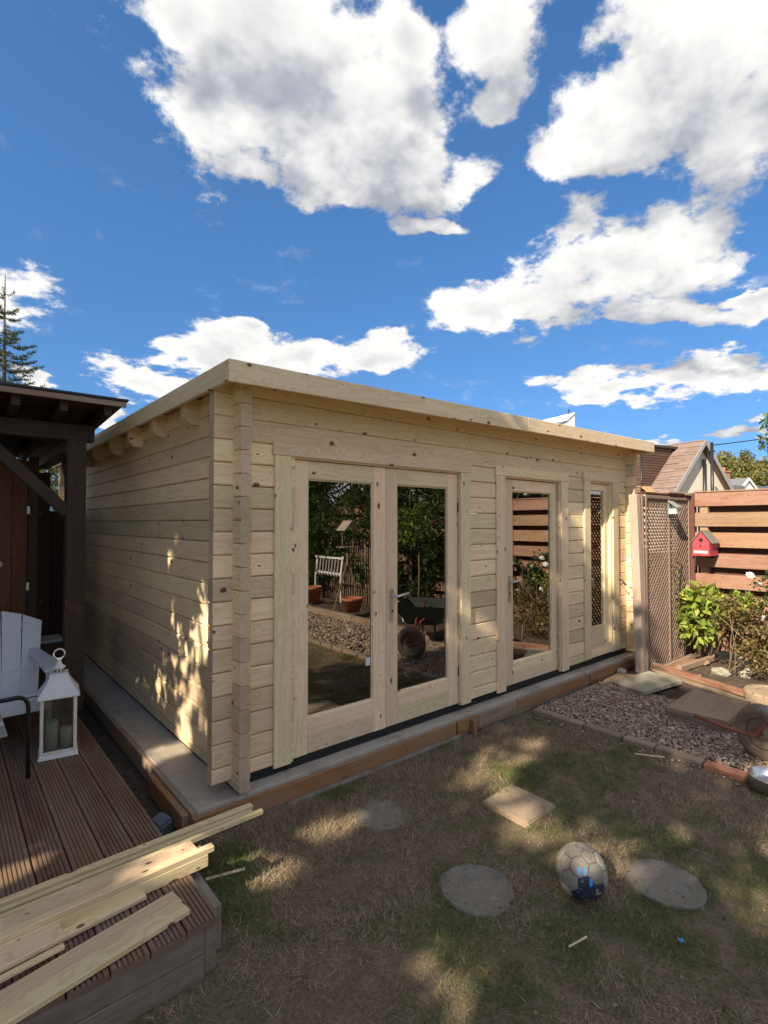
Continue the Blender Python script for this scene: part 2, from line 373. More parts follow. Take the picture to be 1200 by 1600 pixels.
def block(name, parent, lo, hi, mats, axis='x', bev=0.003, up=None):
    """axis aligned board between two corners, grain along axis"""
    lo, hi = Vector(lo), Vector(hi); c = (lo+hi)/2; s = hi-lo; i = 'xyz'.index(axis)
    d = Vector((0,0,0)); d[i] = s[i]/2
    up = up or ((0,0,1) if axis != 'z' else (0,-1,0))
    j = [abs(k) for k in up].index(max(abs(k) for k in up)); k = 3-i-j
    return beam(name, parent, c-d, c+d, s[k], s[j], mats, up, bev)
def lathe(prof, n=24, cap=True):
    vs, fs = [], []
    for r, z in prof:
        for i in range(n):
            a = 2*math.pi*i/n; vs.append((r*math.cos(a), r*math.sin(a), z))
    for j in range(len(prof)-1):
        for i in range(n):
            k = (i+1) % n; fs.append((j*n+i, j*n+k, (j+1)*n+k, (j+1)*n+i))
    if cap:
        fs.append(tuple(reversed(range(n)))); fs.append(tuple((len(prof)-1)*n+i for i in range(n)))
    return vs, fs
def tube_mesh(name, pts, rad, mats, n=8):
    pts = [Vector(p) for p in pts]; vs, fs = [], []
    rads = rad if isinstance(rad, (list, tuple)) else [rad]*len(pts)
    for i, p in enumerate(pts):
        d = (pts[min(i+1, len(pts)-1)] - pts[max(i-1, 0)]).normalized()
        ref = Vector((0,0,1)) if abs(d.z) < 0.95 else Vector((1,0,0))
        x = d.cross(ref).normalized(); y = d.cross(x)
        for k in range(n):
            a = 2*math.pi*k/n; vs.append(p + (x*math.cos(a) + y*math.sin(a))*rads[i])
    for i in range(len(pts)-1):
        for k in range(n):
            q = (k+1) % n; fs.append((i*n+k, i*n+q, (i+1)*n+q, (i+1)*n+k))
    fs.append(tuple(range(n))[::-1]); fs.append(tuple((len(pts)-1)*n+k for k in range(n)))
    return mesh(name, vs, fs, mats, True)
def prism(name, poly, y0, y1, mats):
    """polygon in x,z swept along y"""
    n = len(poly); vs = [(x, y0, z) for x, z in poly] + [(x, y1, z) for x, z in poly]
    fs = [tuple(range(n)), tuple(reversed(range(n, 2*n)))] + [((i+1) % n, i, n+i, n+(i+1) % n) for i in range(n)]
    return mesh(name, vs, fs, mats)
def np_mesh(name, verts, faces, tint, mats):
    """verts (N,3), faces (M,k) of one size, tint (N,3) per vertex"""
    me = bpy.data.meshes.new(name); nv, (nf, k) = len(verts), faces.shape
    me.vertices.add(nv); me.vertices.foreach_set('co', np.ascontiguousarray(verts, dtype=np.float32).ravel())
    me.loops.add(nf*k); me.loops.foreach_set('vertex_index', faces.astype(np.int32).ravel())
    me.polygons.add(nf); me.polygons.foreach_set('loop_start', np.arange(nf, dtype=np.int32)*k)
    me.polygons.foreach_set('loop_total', np.full(nf, k, dtype=np.int32))
    if tint is not None:
        ca = me.color_attributes.new('tint', 'FLOAT_COLOR', 'POINT')
        ca.data.foreach_set('color', np.concatenate([tint, np.ones((nv, 1))], 1).astype(np.float32).ravel())
    me.materials.append(MATS[mats]); me.update(calc_edges=True); me.validate(); return me
_gn = RNG.random((64, 64))
def vnoise(x, y, s):
    x = np.asarray(x)*s; y = np.asarray(y)*s
    xi = np.floor(x).astype(int); yi = np.floor(y).astype(int); fx = x-xi; fy = y-yi
    fx = fx*fx*(3-2*fx); fy = fy*fy*(3-2*fy)
    g = lambda a, b: _gn[a % 64, b % 64]
    return (g(xi, yi)*(1-fx)+g(xi+1, yi)*fx)*(1-fy)+(g(xi, yi+1)*(1-fx)+g(xi+1, yi+1)*fx)*fy
def fbm(x, y, s): return (vnoise(x, y, s)+0.5*vnoise(x+7.3, y+3.1, s*2.1)+0.25*vnoise(x+1.7, y+9.2, s*4.3))/1.75

# ================================================================== SETTING
def sheet(name, x0, x1, y0, y1, z, m):
    me = mesh(name, [(x0,y0,z),(x1,y0,z),(x1,y1,z),(x0,y1,z)], [(0,1,2,3)], m)
    return tag(link(name, me), kind='structure')
sheet('ground', -300, 300, -300, 300, 0.0, 'lawn')
sheet('soil_strip', -0.56, -0.30, -0.35, 6.0, 0.012, 'soil')
def bed_mesh():
    vs, fs = [], []; nx, ny = 26, 60
    for i in range(nx+1):
        for j in range(ny+1):
            x = 3.80 + (5.74-3.80)*i/nx; y = -8.0 + 7.9*j/ny
            e = min(1, min(i, nx-i, j, ny-j)/2)
            vs.append((x, y, 0.006 + e*0.06*float(fbm(x, y, 2.3)) + e*0.025*random.random()))
    for i in range(nx):
        for j in range(ny):
            a = i*(ny+1)+j; fs.append((a, a+ny+1, a+ny+2, a+1))
    return mesh('flower_bed', vs, fs, 'soil', True)
tag(link('flower_bed', bed_mesh()), kind='structure')
sheet('gravel_path', 2.64, 3.80, -8.0, -0.14, 0.008, 'gravelbed')
sheet('gravel_corner', 3.80, 4.30, -0.62, -0.14, 0.010, 'soil')

# gravel: loose pebbles filling a plastic grid
def pebbles(n, x0, x1, y0, y1, rmin, rmax, zb=0.016):
    t_ = (1+5**0.5)/2
    ico = np.array([(-1,t_,0),(1,t_,0),(-1,-t_,0),(1,-t_,0),(0,-1,t_),(0,1,t_),(0,-1,-t_),(0,1,-t_),(t_,0,-1),(t_,0,1),(-t_,0,-1),(-t_,0,1)])/math.hypot(1, t_)
    fc = np.array([(0,11,5),(0,5,1),(0,1,7),(0,7,10),(0,10,11),(1,5,9),(5,11,4),(11,10,2),(10,7,6),(7,1,8),(3,9,4),(3,4,2),(3,2,6),(3,6,8),(3,8,9),(4,9,5),(2,4,11),(6,2,10),(8,6,7),(9,8,1)])
    r = RNG.uniform(rmin, rmax, n); a = RNG.uniform(0, 6.28, n)
    sx = r*RNG.uniform(0.9, 1.5, n); sy = r*RNG.uniform(0.7, 1.0, n); sz = r*RNG.uniform(0.45, 0.75, n)
    base = ico[None]*(1+RNG.uniform(-0.22, 0.22, (n, 12, 1)))
    p = base*np.stack([sx, sy, sz], 1)[:, None]
    tl = RNG.uniform(-0.5, 0.5, n)
    px = p[..., 0]*np.cos(tl)[:, None] - p[..., 2]*np.sin(tl)[:, None]; pz = p[..., 0]*np.sin(tl)[:, None] + p[..., 2]*np.cos(tl)[:, None]
    X = px*np.cos(a)[:, None] - p[..., 1]*np.sin(a)[:, None]; Y = px*np.sin(a)[:, None] + p[..., 1]*np.cos(a)[:, None]
    cx = RNG.uniform(x0, x1, n); cy = RNG.uniform(y0, y1, n)
    cz = zb + RNG.uniform(0, 0.016, n)
    v = np.stack([X+cx[:, None], Y+cy[:, None], pz+cz[:, None]], 2).reshape(-1, 3)
    f = (fc[None]+np.arange(n)[:, None, None]*12).reshape(-1, 3)
    pal = np.array([(0.44,0.33,0.235),(0.40,0.275,0.195),(0.50,0.40,0.30),(0.34,0.25,0.19),(0.46,0.325,0.245),(0.27,0.195,0.145),(0.58,0.49,0.38)])
    c = pal[RNG.integers(0, len(pal), n)]*RNG.uniform(0.75, 1.15, (n, 1))
    return v, f, np.repeat(c, 12, 0)
parts_ = [pebbles(15000, 2.66, 3.78, -2.3, -0.15, 0.005, 0.011), pebbles(2200, 2.66, 3.78, -2.3, -0.15, 0.011, 0.019), pebbles(2600, 2.66, 3.78, -5.6, -2.3, 0.014, 0.024), pebbles(160, 2.44, 2.66, -2.0, -0.2, 0.005, 0.011, 0.006), pebbles(260, 3.7, 4.2, -0.45, -0.15, 0.008, 0.016)]
vs = np.concatenate([p[0] for p in parts_]); offs = np.cumsum([0]+[len(p[0]) for p in parts_[:-1]])
fs = np.concatenate([p[1]+o for p, o in zip(parts_, offs)]); cs = np.concatenate([p[2] for p in parts_])
tag(link('gravel', np_mesh('gravel', vs, fs, cs, 'pebble')), 'loose beige and brown pebbles filling the path beside the lawn', 'gravel', kind='stuff')
def gridmesh():
    bm = bmesh.new(); p = 0.075; th = 0.0032
    def wall(x0, x1, y0, y1):
        v = [bm.verts.new((x, y, z)) for z in (0.010, 0.0275) for x, y in ((x0,y0),(x1,y0),(x1,y1),(x0,y1))]
        for f in ((4,5,6,7),(0,1,5,4),(1,2,6,5),(2,3,7,6),(3,0,4,7)): bm.faces.new([v[i] for i in f])
    x = 2.67
    while x < 3.78: wall(x, x+th, -2.6, -0.16); x += p
    k = 0; y = -2.6
    while y < -0.16:
        j = 0.02*math.sin(k*1.7); wall(2.67, 3.77, y, y+th+0.0013); y += p; k += 1
    return bm_mesh('gravel_grid', bm, 'black_plastic')
tag(link('gravel_grid', gridmesh()), 'black plastic grid of square cells holding the pebbles', 'grid')

# lawn edging beside the gravel: one block after another
ed = thing('lawn_edging', 'row of worn tan edging blocks between the lawn and the gravel', 'edging', (2.58, -0.15, 0))
y = -0.18; i = 0
while y > -5.2:
    L = random.choice((0.22, 0.24, 0.30, 0.44)); m = 'brick_red' if -1.80 < y-L/2 < -1.52 else 'brick_edge'
    dx = random.uniform(-0.012, 0.012)
    beam('edging_block', ed, (dx, y+0.15, 0.012+random.uniform(-.006,.006)), (dx+random.uniform(-.01,.01), y-L+0.15, 0.012), 0.085, 0.062, m, bev=0.008)
    y -= L+0.012; i += 1
sl = thing('sleeper_edging', 'long weathered timber sleepers edging the far side of the gravel', 'edging', (3.83, -2.2, 0))
for k in range(3):
    beam('sleeper', sl, (random.uniform(-.01,.01), -k*1.82, 0.05), (random.uniform(-.01,.01), -k*1.82-1.8, 0.05), 0.11, 0.13, 'old_board', bev=0.01)

# grass: dry summer lawn
def grass_mesh():
    def patch(n, x0, x1, y0, y1, lmin, lmax, w, grn, keep=None):
        x = RNG.uniform(x0, x1, n); y = RNG.uniform(y0, y1, n)
        g = fbm(x, y, 1.9); g2 = fbm(x+31, y+17, 6.0)
        ok = RNG.random(n) < np.clip(0.16 + 2.6*(g2-0.36), 0.04, 1)
        # bare discs where the stones lie
        for sx, sy, sr in ((0.559,-0.511,0.120),(0.497,-1.25,0.142),(1.175,-1.78,0.142),(1.20,-0.98,0.13)):
            ok &= (x-sx)**2+(y-sy)**2 > sr*sr
        ok &= ~((x < -0.50) & (y > -0.95)); 
        if keep is not None: ok &= keep(x, y)
        x, y, g = x[ok], y[ok], g[ok]; n = len(x)
        L = RNG.uniform(lmin, lmax, n); a = RNG.uniform(0, 6.28, n); tilt = RNG.uniform(0.7, 1.52, n)
        dirv = np.stack([np.cos(a)*np.sin(tilt), np.sin(a)*np.sin(tilt), np.cos(tilt)], 1)
        b = a+RNG.uniform(0.8, 2.3, n); side = np.stack([np.cos(b), np.sin(b), np.zeros(n)], 1)*w*RNG.uniform(0.6, 1.3, (n, 1))
        p = np.stack([x, y, np.full(n, 0.001)], 1)
        v = np.stack([p-side, p+side, p+dirv*L[:, None]], 1).reshape(-1, 3)
        gp = np.clip((g-0.50)*9+grn, 0.03, 0.93)
        isg = RNG.random(n) < gp
        straw = np.array([(0.40,0.305,0.20),(0.33,0.245,0.16),(0.47,0.375,0.26),(0.26,0.19,0.13)])[RNG.integers(0, 4, n)]
        green = np.array([(0.15,0.185,0.06),(0.195,0.215,0.08),(0.11,0.14,0.045)])[RNG.integers(0, 3, n)]
        c = np.where(isg[:, None], green, straw)*RNG.uniform(0.7, 1.25, (n, 1))
        return v, np.repeat(c, 3, 0)
    onlawn = lambda x, y: (x < 2.52)
    P_ = [patch(230000, -0.9, 2.55, -2.75, -0.14, 0.012, 0.050, 0.0013, 0.58, onlawn),
          patch(60000, -2.2, 2.55, -5.5, -2.7, 0.02, 0.05, 0.0022, 0.4, onlawn),
          # longer tufts by the concrete and along the blocks
          patch(15000, -0.40, 2.5, -0.34, -0.13, 0.03, 0.085, 0.0013, 0.85, lambda x, y: RNG.random(len(x)) < np.clip((y+0.36)*6, 0, 1)),
          patch(9000, -0.50, 0.35, -0.75, -0.13, 0.03, 0.09, 0.0013, 0.75),
          patch(12000, 1.2, 2.5, -0.9, -0.13, 0.025, 0.075, 0.0013, 0.85, lambda x, y: fbm(x, y, 2.4) > 0.47),
          *[patch(5200, sx-0.2, sx+0.2, sy-0.2, sy+0.2, 0.02, 0.06, 0.0013, 0.55, lambda x, y, sx=sx, sy=sy: np.abs(np.hypot(x-sx, y-sy)-0.168) < 0.022) for sx, sy in ((0.559,-0.511),(0.497,-1.252),(1.178,-1.78))],
          patch(14000, -0.3, 2.5, -0.42, -0.12, 0.02, 0.06, 0.0013, 0.8),
          patch(5000, 2.30, 2.54, -2.4, -0.15, 0.03, 0.07, 0.0013, 0.8)]
    v = np.concatenate([p[0] for p in P_]); c = np.concatenate([p[1] for p in P_])
    return np_mesh('grass', v, np.arange(len(v)).reshape(-1, 3), c, 'grass')
tag(link('grass', grass_mesh()), 'short dry lawn with straw and green patches', 'grass', kind='stuff')

# ================================================================== CONCRETE BASE
cb = thing('concrete_base', 'grey concrete base under the cabin edged with brown timber boards', 'concrete base', (-0.33, -0.1, 0))
def rel(o, p): return Vector(p) - o.location
block('slab', cb, rel(cb, (-0.325, -0.085, -0.05)), rel(cb, (5.05, 5.4, 0.150)), 'concrete', 'x', 0.006)
# front shuttering boards
for x0, x1, zz in ((-0.352, 1.64, 0.128), (1.66, 1.905, 0.126), (2.42, 3.62, 0.127), (3.64, 4.62, 0.121)):
    block('shutter_board', cb, rel(cb, (x0, -0.108-random.uniform(0,.004), zz-0.098)), rel(cb, (x1, -0.086, zz)), 'formwork', 'x', 0.003)
block('peg', cb, rel(cb, (1.80, -0.150, -0.02)), rel(cb, (1.84, -0.114, 0.115)), 'formwork', 'z', 0.003)
block('shutter_board', cb, rel(cb, (1.91, -0.109, 0.02)), rel(cb, (2.41, -0.0862, 0.122)), 'old_board', 'x', 0.003)
block('footing', cb, rel(cb, (0.2, -0.104, -0.02)), rel(cb, (1.7, -0.0865, 0.026)), 'concrete', 'x', 0.006)
# side shuttering: a double strip that steps out near the corner
for (x0, x1, y0, y1, z0, z1) in ((-0.352,-0.327,-0.084,5.4,0.03,0.147), (-0.392,-0.354,-0.06,0.52,0.03,0.136)):
    block('shutter_board', cb, rel(cb, (x0, y0, z0)), rel(cb, (x1, y1, z1)), 'old_board' if x0 > -0.36 else 'formwork', 'y', 0.003)

# ================================================================== LOG CABIN
cab = thing('log_cabin', 'new pale pine log cabin with glazed doors and a flat roof', 'cabin', (-0.10, 0.0, 0.15))
def C(p): return Vector(p) - cab.location
LOG = ['pine', 'pine_end']
def cb_block(name, lo, hi, m='pine', axis='x', bev=0.003, parent=None, up=None):
    if parent is None: return block(name, cab, C(lo), C(hi), m, axis, bev, up)
    return block(name, parent, Vector(lo)-PW[parent.name], Vector(hi)-PW[parent.name], m, axis, bev, up)
PW = {}
H = 0.13; seams = [0.29 + H*k for k in range(17)]          # log joints of the front wall
def jit(a=0.0012): return random.uniform(-a, a)
piers = ((-0.212, 0.30), (1.80, 2.40), (3.26, 3.88), (4.33, 4.860))
rows = [(0.205, 0.29)] + [(seams[k], seams[k+1]) for k in range(14)]
for z0, z1 in rows:
    for x0, x1 in piers:
        j = jit()
        cb_block('log', (x0+jit(), j, z0+0.0022), (x1+jit(), 0.065+j, z1-0.0022), LOG, 'x', 0.0075)
for z0, z1 in ((2.11, 2.24), (2.24, 2.37)):
    j = jit(); cb_block('log', (-0.212, j, z0+0.0010), (4.860, 0.065+j, z1-0.0010), LOG, 'x', 0.0045)
# sloping top log
RS = (2.563-2.487)/5.05      # the roof rises slightly towards the right
zt = lambda x: 2.437 + RS*(x+0.2)
link('log', prism('log', [(-0.212-2.3, 2.371), (4.86-2.3, 2.371), (4.86-2.3, zt(4.86)), (-0.212-2.3, zt(-0.212))], 0.0, 0.065, 'pine'), cab, C((2.3, 0.0, 0)))
# side walls, half a log higher; their ends cross the front wall
srows = [(0.165, 0.225)] + [(0.225+H*k, 0.225+H*(k+1)) for k in range(17)]
for xw in (-0.100, 4.680):
    for z0, z1 in srows:
        if z1 > 2.44 + (0.06 if xw > 0 else 0): z1 = 2.436 if xw < 0 else 2.50
        j = jit(0.0015)
        cb_block('log', (xw+j, -0.100+jit(0.002), z0+0.0020), (xw+0.065+j, 5.20, z1-0.0020), LOG, 'y', 0.0070)
for k in range(18):
    z0 = 0.205 if k == 0 else seams[k-1]; z1 = 0.29 if k == 0 else min(seams[k-1]+H, 2.43)
    cb_block('log', (-0.20, 5.02, z0+.0008), (4.86, 5.085, z1-.0008), LOG, 'x', 0.0055)
# damp-proof strip under the walls
cb_block('damp_course', (-0.085, 0.014, 0.1495), (4.73, 0.050, 0.207), 'membrane', 'x', 0.002)
cb_block('damp_course', (-0.088, 0.055, 0.1495), (-0.045, 5.0, 0.170), 'membrane', 'y', 0.002)
cb_block('floor', (-0.03, 0.066, 0.16), (4.67, 5.01, 0.20), 'interior_floor', 'x', 0.002)
# roof
def roofboard(name, x0, x1, y0, y1, zoff, th, m):
    a = C((x0, (y0+y1)/2, 2.487+RS*(x0+0.2)+zoff)); b = C((x1, (y0+y1)/2, 2.487+RS*(x1+0.2)+zoff))
    return beam(name, cab, a, b, abs(y1-y0), th, m, (0,0,1), 0.002)
ny = 40; yy0, yy1 = -0.222, 5.30
for k in range(ny):
    w = (yy1-yy0)/ny; roofboard('roof_board', -0.212, 4.855, yy0+k*w+0.0008, yy0+(k+1)*w-0.0008, -0.040, 0.019, 'pine')
roofboard('roof_felt', -0.212, 4.855, -0.222, 5.30, -0.018, 0.008, 'roof_felt')
# fascia
fz = lambda x: 2.487 + RS*(x+0.2) - 0.0585
for x0, x1 in ((-0.236, 2.398), (2.402, 4.880)):
    beam('fascia', cab, C((x0, -0.234, fz(x0))), C((x1, -0.234, fz(x1))), 0.020, 0.117, 'pine_casing', (0,0,1), 0.003)
for y0, y1 in ((-0.2235, 2.6), (2.604, 5.32)):
    block('fascia', cab, C((-0.237, y0, 2.372)), C((-0.216, y1, 2.4868)), 'pine_casing', 'y', 0.003)
    beam('fascia', cab, C((4.868, y0, fz(4.87))), C((4.868, y1, fz(4.87))), 0.020, 0.117, 'pine_casing', (0,0,1), 0.003)
# purlin ends with rounded noses showing under the left eaves
nose = [(-0.20, 2.425), (-0.20, 2.325)] + [(-0.13-0.07*math.cos(a), 2.325-0.062*math.sin(a)) for a in [R(15*i) for i in range(1, 7)]] + [(0.1, 2.263), (0.1, 2.425)]
pm = prism('purlin', [(x-0.0, z-2.35) for x, z in nose][::-1], -0.036, 0.036, 'pine')
for yv in (0.53, 1.17, 1.80, 2.43, 3.10, 3.74, 4.38): link('purlin', pm, cab, C((0, yv, 2.35)))

# doors and window -------------------------------------------------
def casing(x0, x1, z0, ztop, w, extra_top=0.0, bottom=None):
    cb_block('casing', (x0, -0.020, z0), (x0+w, -0.001, ztop-0.001), 'pine_casing', 'z', 0.0035)
    cb_block('casing', (x1-w, -0.020, z0), (x1, -0.001, ztop-0.001), 'pine_casing', 'z', 0.0035)
    cb_block('casing', (x0-0.012, -0.022, ztop), (x1+0.012, -0.0005, ztop+0.082), 'pine_casing', 'x', 0.0035)
    if bottom: cb_block('casing', (x0+w+0.001, -0.019, z0), (x1-w-0.001, -0.001, z0+bottom), 'pine_casing', 'x', 0.003)
def jambs(x0, x1, z0, z1, y0, y1, t_=0.03):
    cb_block('door_frame', (x0, y0, z0), (x0+t_, y1, z1), 'pine_casing', 'z', 0.002)
    cb_block('door_frame', (x1-t_, y0, z0), (x1, y1, z1), 'pine_casing', 'z', 0.002)
    cb_block('door_frame', (x0+t_+.0005, y0, z1-t_), (x1-t_-.0005, y1, z1), 'pine_casing', 'x', 0.002)
def leaf(name, x0, x1, z0, z1, gx0, gx1, gz0, gz1, y, th=0.045, split=True, handle=None, sash=False):
    d = link(name, None, cab, C((x0, y, z0))); PW[d.name] = Vector((x0, y, z0)); d.empty_display_size = 0.1
    cb_block('stile', (x0, y, z0), (gx0, y+th, z1), 'pine_casing', 'z', 0.003, d)
    cb_block('stile', (gx1, y, z0), (x1, y+th, z1), 'pine_casing', 'z', 0.003, d)
    cb_block('rail', (gx0+.0004, y+.0006, gz1), (gx1-.0004, y+th-.001, z1-.0004), 'pine_casing', 'x', 0.003, d)
    if split:
        zm = (z0+gz0)/2+0.012
        cb_block('rail', (gx0+.0004, y+.0006, zm), (gx1-.0004, y+th-.001, gz0), 'pine_casing', 'x', 0.0035, d)
        cb_block('rail', (gx0+.0004, y+.0009, z0+.0004), (gx1-.0004, y+th-.001, zm-.0004), 'pine_casing', 'x', 0.0035, d)
    else:
        cb_block('rail', (gx0+.0004, y+.0006, z0+.0004), (gx1-.0004, y+th-.001, gz0), 'pine_casing', 'x', 0.003, d)
    cb_block('glass_pane', (gx0-0.004, y+0.020, gz0-0.004), (gx1+0.004, y+0.026, gz1+0.004), 'glazing', 'x', 0.0, d)
    b_ = 0.009
    for lo, hi, ax in (((gx0,y+0.012,gz0),(gx0+b_,y+0.0195,gz1),'z'),((gx1-b_,y+0.012,gz0),(gx1,y+0.0195,gz1),'z'),
                       ((gx0+b_,y+0.012,gz0),(gx1-b_,y+0.0195,gz0+b_),'x'),((gx0+b_,y+0.012,gz1-b_),(gx1-b_,y+0.0195,gz1),'x')):
        cb_block('glazing_bead', lo, hi, 'pine_casing', ax, 0.0015, d)
    if handle:
        hx, hz, sgn = handle; hp = Vector((hx, y, hz)) - PW[d.name]
        bm = bmesh.new()
        r = bmesh.ops.create_cube(bm, size=1); bmesh.ops.scale(bm, vec=(0.036, 0.007, 0.235), verts=bm.verts)
        bmesh.ops.bevel(bm, geom=bm.edges[:], offset=0.003, segments=2, affect='EDGES')
        bmesh.ops.translate(bm, vec=(0, -0.004, -0.045), verts=bm.verts)
        link('handle_plate', bm_mesh('handle_plate', bm, 'steel'), d, hp)
        link('lever', tube_mesh('lever', [(0,0,0.02),(0,-0.045,0.02),(sgn*0.012,-0.054,0.021),(sgn*0.05,-0.055,0.026),(sgn*0.12,-0.052,0.036)], [0.010,0.010,0.010,0.009,0.008], 'steel'), d, hp)
        v_, f_ = lathe([(0.009, -0.004), (0.009, 0.006), (0.006, 0.008)], 12)
        link('key_cylinder', mesh('key_cylinder', [(x, -z-0.004, y_) for x, y_, z in v_], f_, 'black_metal'), d, hp+Vector((0, 0, -0.085)))
    return d
casing(0.155, 1.922, 0.195, 2.044, 0.116)
jambs(0.268, 1.828, 0.195, 2.060, 0.0, 0.070, 0.026)
leaf('door', 0.297, 1.046, 0.200, 2.030, 0.405, 0.932, 0.424, 1.916, 0.014)
cb_block('glass_label', (0.880, 0.0315, 0.66), (0.918, 0.0325, 0.715), 'white_paint', 'x', 0.0)
leaf('door', 1.050, 1.800, 0.200, 2.030, 1.158, 1.690, 0.424, 1.916, 0.016, handle=(1.101, 1.10, 1))
cb_block('hinge', (1.796, 0.004, 1.72), (1.808, 0.016, 1.80), 'black_metal', 'z', 0.003)
cb_block('hinge', (1.796, 0.004, 0.42), (1.808, 0.016, 0.50), 'black_metal', 'z', 0.003)
casing(2.267, 3.403, 0.190, 2.048, 0.118)
jambs(2.381, 3.289, 0.190, 2.062, 0.0, 0.070, 0.026)
leaf('door', 2.410, 3.260, 0.200, 2.030, 2.550, 3.180, 0.398, 1.925, 0.028, handle=(2.497, 1.10, 1))
casing(3.722, 4.464, 0.228, 2.085, 0.125, bottom=0.075)
jambs(3.846, 4.340, 0.300, 2.090, 0.0, 0.070, 0.022)
cb_block('window_sill', (3.848, 0.002, 0.29), (4.338, 0.07, 0.322), 'pine_casing', 'x', 0.003)
leaf('window', 3.870, 4.316, 0.325, 2.066, 3.940, 4.238, 0.520, 1.992, 0.034, split=False)
link('window_handle', tube_mesh('window_handle', [(0,0,0.03),(0,-0.03,0.03),(0.006,-0.036,0.02),(0.014,-0.038,-0.06)], 0.008, 'steel'), cab, C((3.905, 0.034, 1.02)))
link('wall_hook', tube_mesh('wall_hook', [(0,0.01,0.05),(0,-0.03,0.05),(0.01,-0.045,0.02),(0.03,-0.05,-0.01),(0.06,-0.05,0.0)], 0.007, 'black_metal'), cab, C((4.47, -0.02, 0.95)))

# ================================================================== TIMBER DECK
dk = thing('timber_deck', 'dark brown grooved timber deck beside the cabin', 'deck', (-0.55, -0.92, 0))
def deck_board(L, w=0.117, h=0.026):
    """grooved profile swept along x"""
    n = 7; prof = [(-w/2, -h), (-w/2, -0.003), (-w/2+0.004, 0)]
    step = (w-0.008)/n; x = -w/2+0.004
    for k in range(n):
        if k: prof += [(x-0.003, 0), (x-0.0018, -0.0055), (x+0.0018, -0.0055), (x+0.003, 0)]
        x += step
    prof += [(w/2-0.004, 0), (w/2, -0.003), (w/2, -h)]
    m = len(prof); vs = [(-L/2, -a, b) for a, b in prof] + [(L/2, -a, b) for a, b in prof]
    fs = [tuple(reversed(range(m))), tuple(range(m, 2*m))] + [(i, (i+1) % m, m+(i+1) % m, m+i) for i in range(m)]
    return mesh('deck_board', vs, fs, 'deck_wood')
DB = deck_board(5.4)
for k in range(14):
    link('deck_board', DB, dk, (-0.0605-0.1225*k+random.uniform(-.001,.001), 2.7+random.uniform(-.012,.006), 0.2+random.uniform(-.0015,.0015)), (0, 0, R(90)))
for z0, z1 in ((0.085, 0.171), (-0.02, 0.083)):
    block('frame_board', dk, (-1.72, 0.008, z0), (-0.055, 0.045, z1), 'deck_frame', 'x', 0.004)
block('frame_board', dk, (-0.050, 0.028, -0.02), (-0.002, 5.3, 0.1705), 'deck_frame', 'y', 0.004)
block('frame_board', dk, (0.001, 0.10, -0.02), (0.048, 0.62, 0.168), 'deck_frame', 'y', 0.005)

# offcuts and mouldings lying on the deck
def plank(label, a, b, w, h, roll=0.0, m='pine_plank', prof=None):
    a, b = Vector(a), Vector(b); up = Vector((0, math.sin(roll), math.cos(roll)))
    o = beam('timber_offcut', None, a, b, w, h, m, up, 0.002)
    return tag(o, label, 'plank', 'new timber lying on the deck')
GL = 0.2
plank('longest thin pale batten reaching past the deck edge, beside the cabin corner', (-2.3, -0.385, 0.222), (-0.150, -0.352, 0.228), 0.034, 0.020)
plank('thin pale batten lying along the longest batten', (-2.2, -0.420, 0.214), (-0.165, -0.388, 0.222), 0.022, 0.016)
plank('narrow reddish strip between the pale battens', (-2.0, -0.455, 0.212), (-0.300, -0.412, 0.212), 0.014, 0.020, m='red_timber')
plank('pale batten on the lawn side of the reddish strip', (-2.3, -0.478, 0.213), (-0.128, -0.424, 0.224), 0.022, 0.022)
plank('wide bright board with a knot on top of a thicker block', (-2.1, -0.590, 0.262), (-0.510, -0.545, 0.262), 0.075, 0.016)
plank('rounded bright moulding overhanging the deck corner', (-2.1, -0.652, 0.264), (-0.452, -0.606, 0.264), 0.034, 0.022)
plank('thick pale block under the bright mouldings', (-2.1, -0.632, 0.2275), (-0.480, -0.583, 0.2275), 0.085, 0.050)
plank('grey-tinged pale board between the battens and the bright board', (-2.2, -0.527, 0.222), (-0.545, -0.492, 0.222), 0.040, 0.040)
plank('short narrow offcut pointing out from under the sawn boards', (-1.5, -0.722, 0.210), (-0.735, -0.640, 0.210), 0.045, 0.016)
plank('wide board with a brown knot and a stepped end nearest the deck edge', (-2.1, -1.02, 0.2135), (-0.648, -0.745, 0.2135), 0.075, 0.022)
plank('second wide board with sawn end beside the knotty board', (-2.1, -1.085, 0.2125), (-0.640, -0.815, 0.2125), 0.062, 0.020)
plank('wide square-ended board lying across the other sawn boards', (-2.1, -0.80, 0.238), (-1.016, -0.672, 0.238), 0.110, 0.019)
plank('narrow strip under the square-ended board', (-2.1, -0.885, 0.231), (-1.02, -0.752, 0.231), 0.020, 0.014)
plank('short brown offcut on the square-ended board', (-1.5, -0.62, 0.256), (-1.085, -0.60, 0.256), 0.022, 0.016, m='red_timber')

# grey plastic block in the soil gap
bm = bmesh.new(); bmesh.ops.create_cube(bm, size=1); bmesh.ops.scale(bm, vec=(0.10, 0.12, 0.07), verts=bm.verts)
for vv in bm.verts:
    if vv.co.z > 0: vv.co.x *= 0.8; vv.co.y *= 0.85; vv.co.z += 0.01*vv.co.x/0.05
bmesh.ops.bevel(bm, geom=bm.edges[:], offset=0.012, segments=2, affect='EDGES')
plain('grey_plastic', (0.12, 0.135, 0.16), 0.45)
tag(link('plastic_block', bm_mesh('plastic_block', bm, 'grey_plastic', False), None, (-0.445, 0.10, 0.045), (0.15, -0.1, 0.3)), 'small grey plastic block in the soil gap beside the deck', 'block')
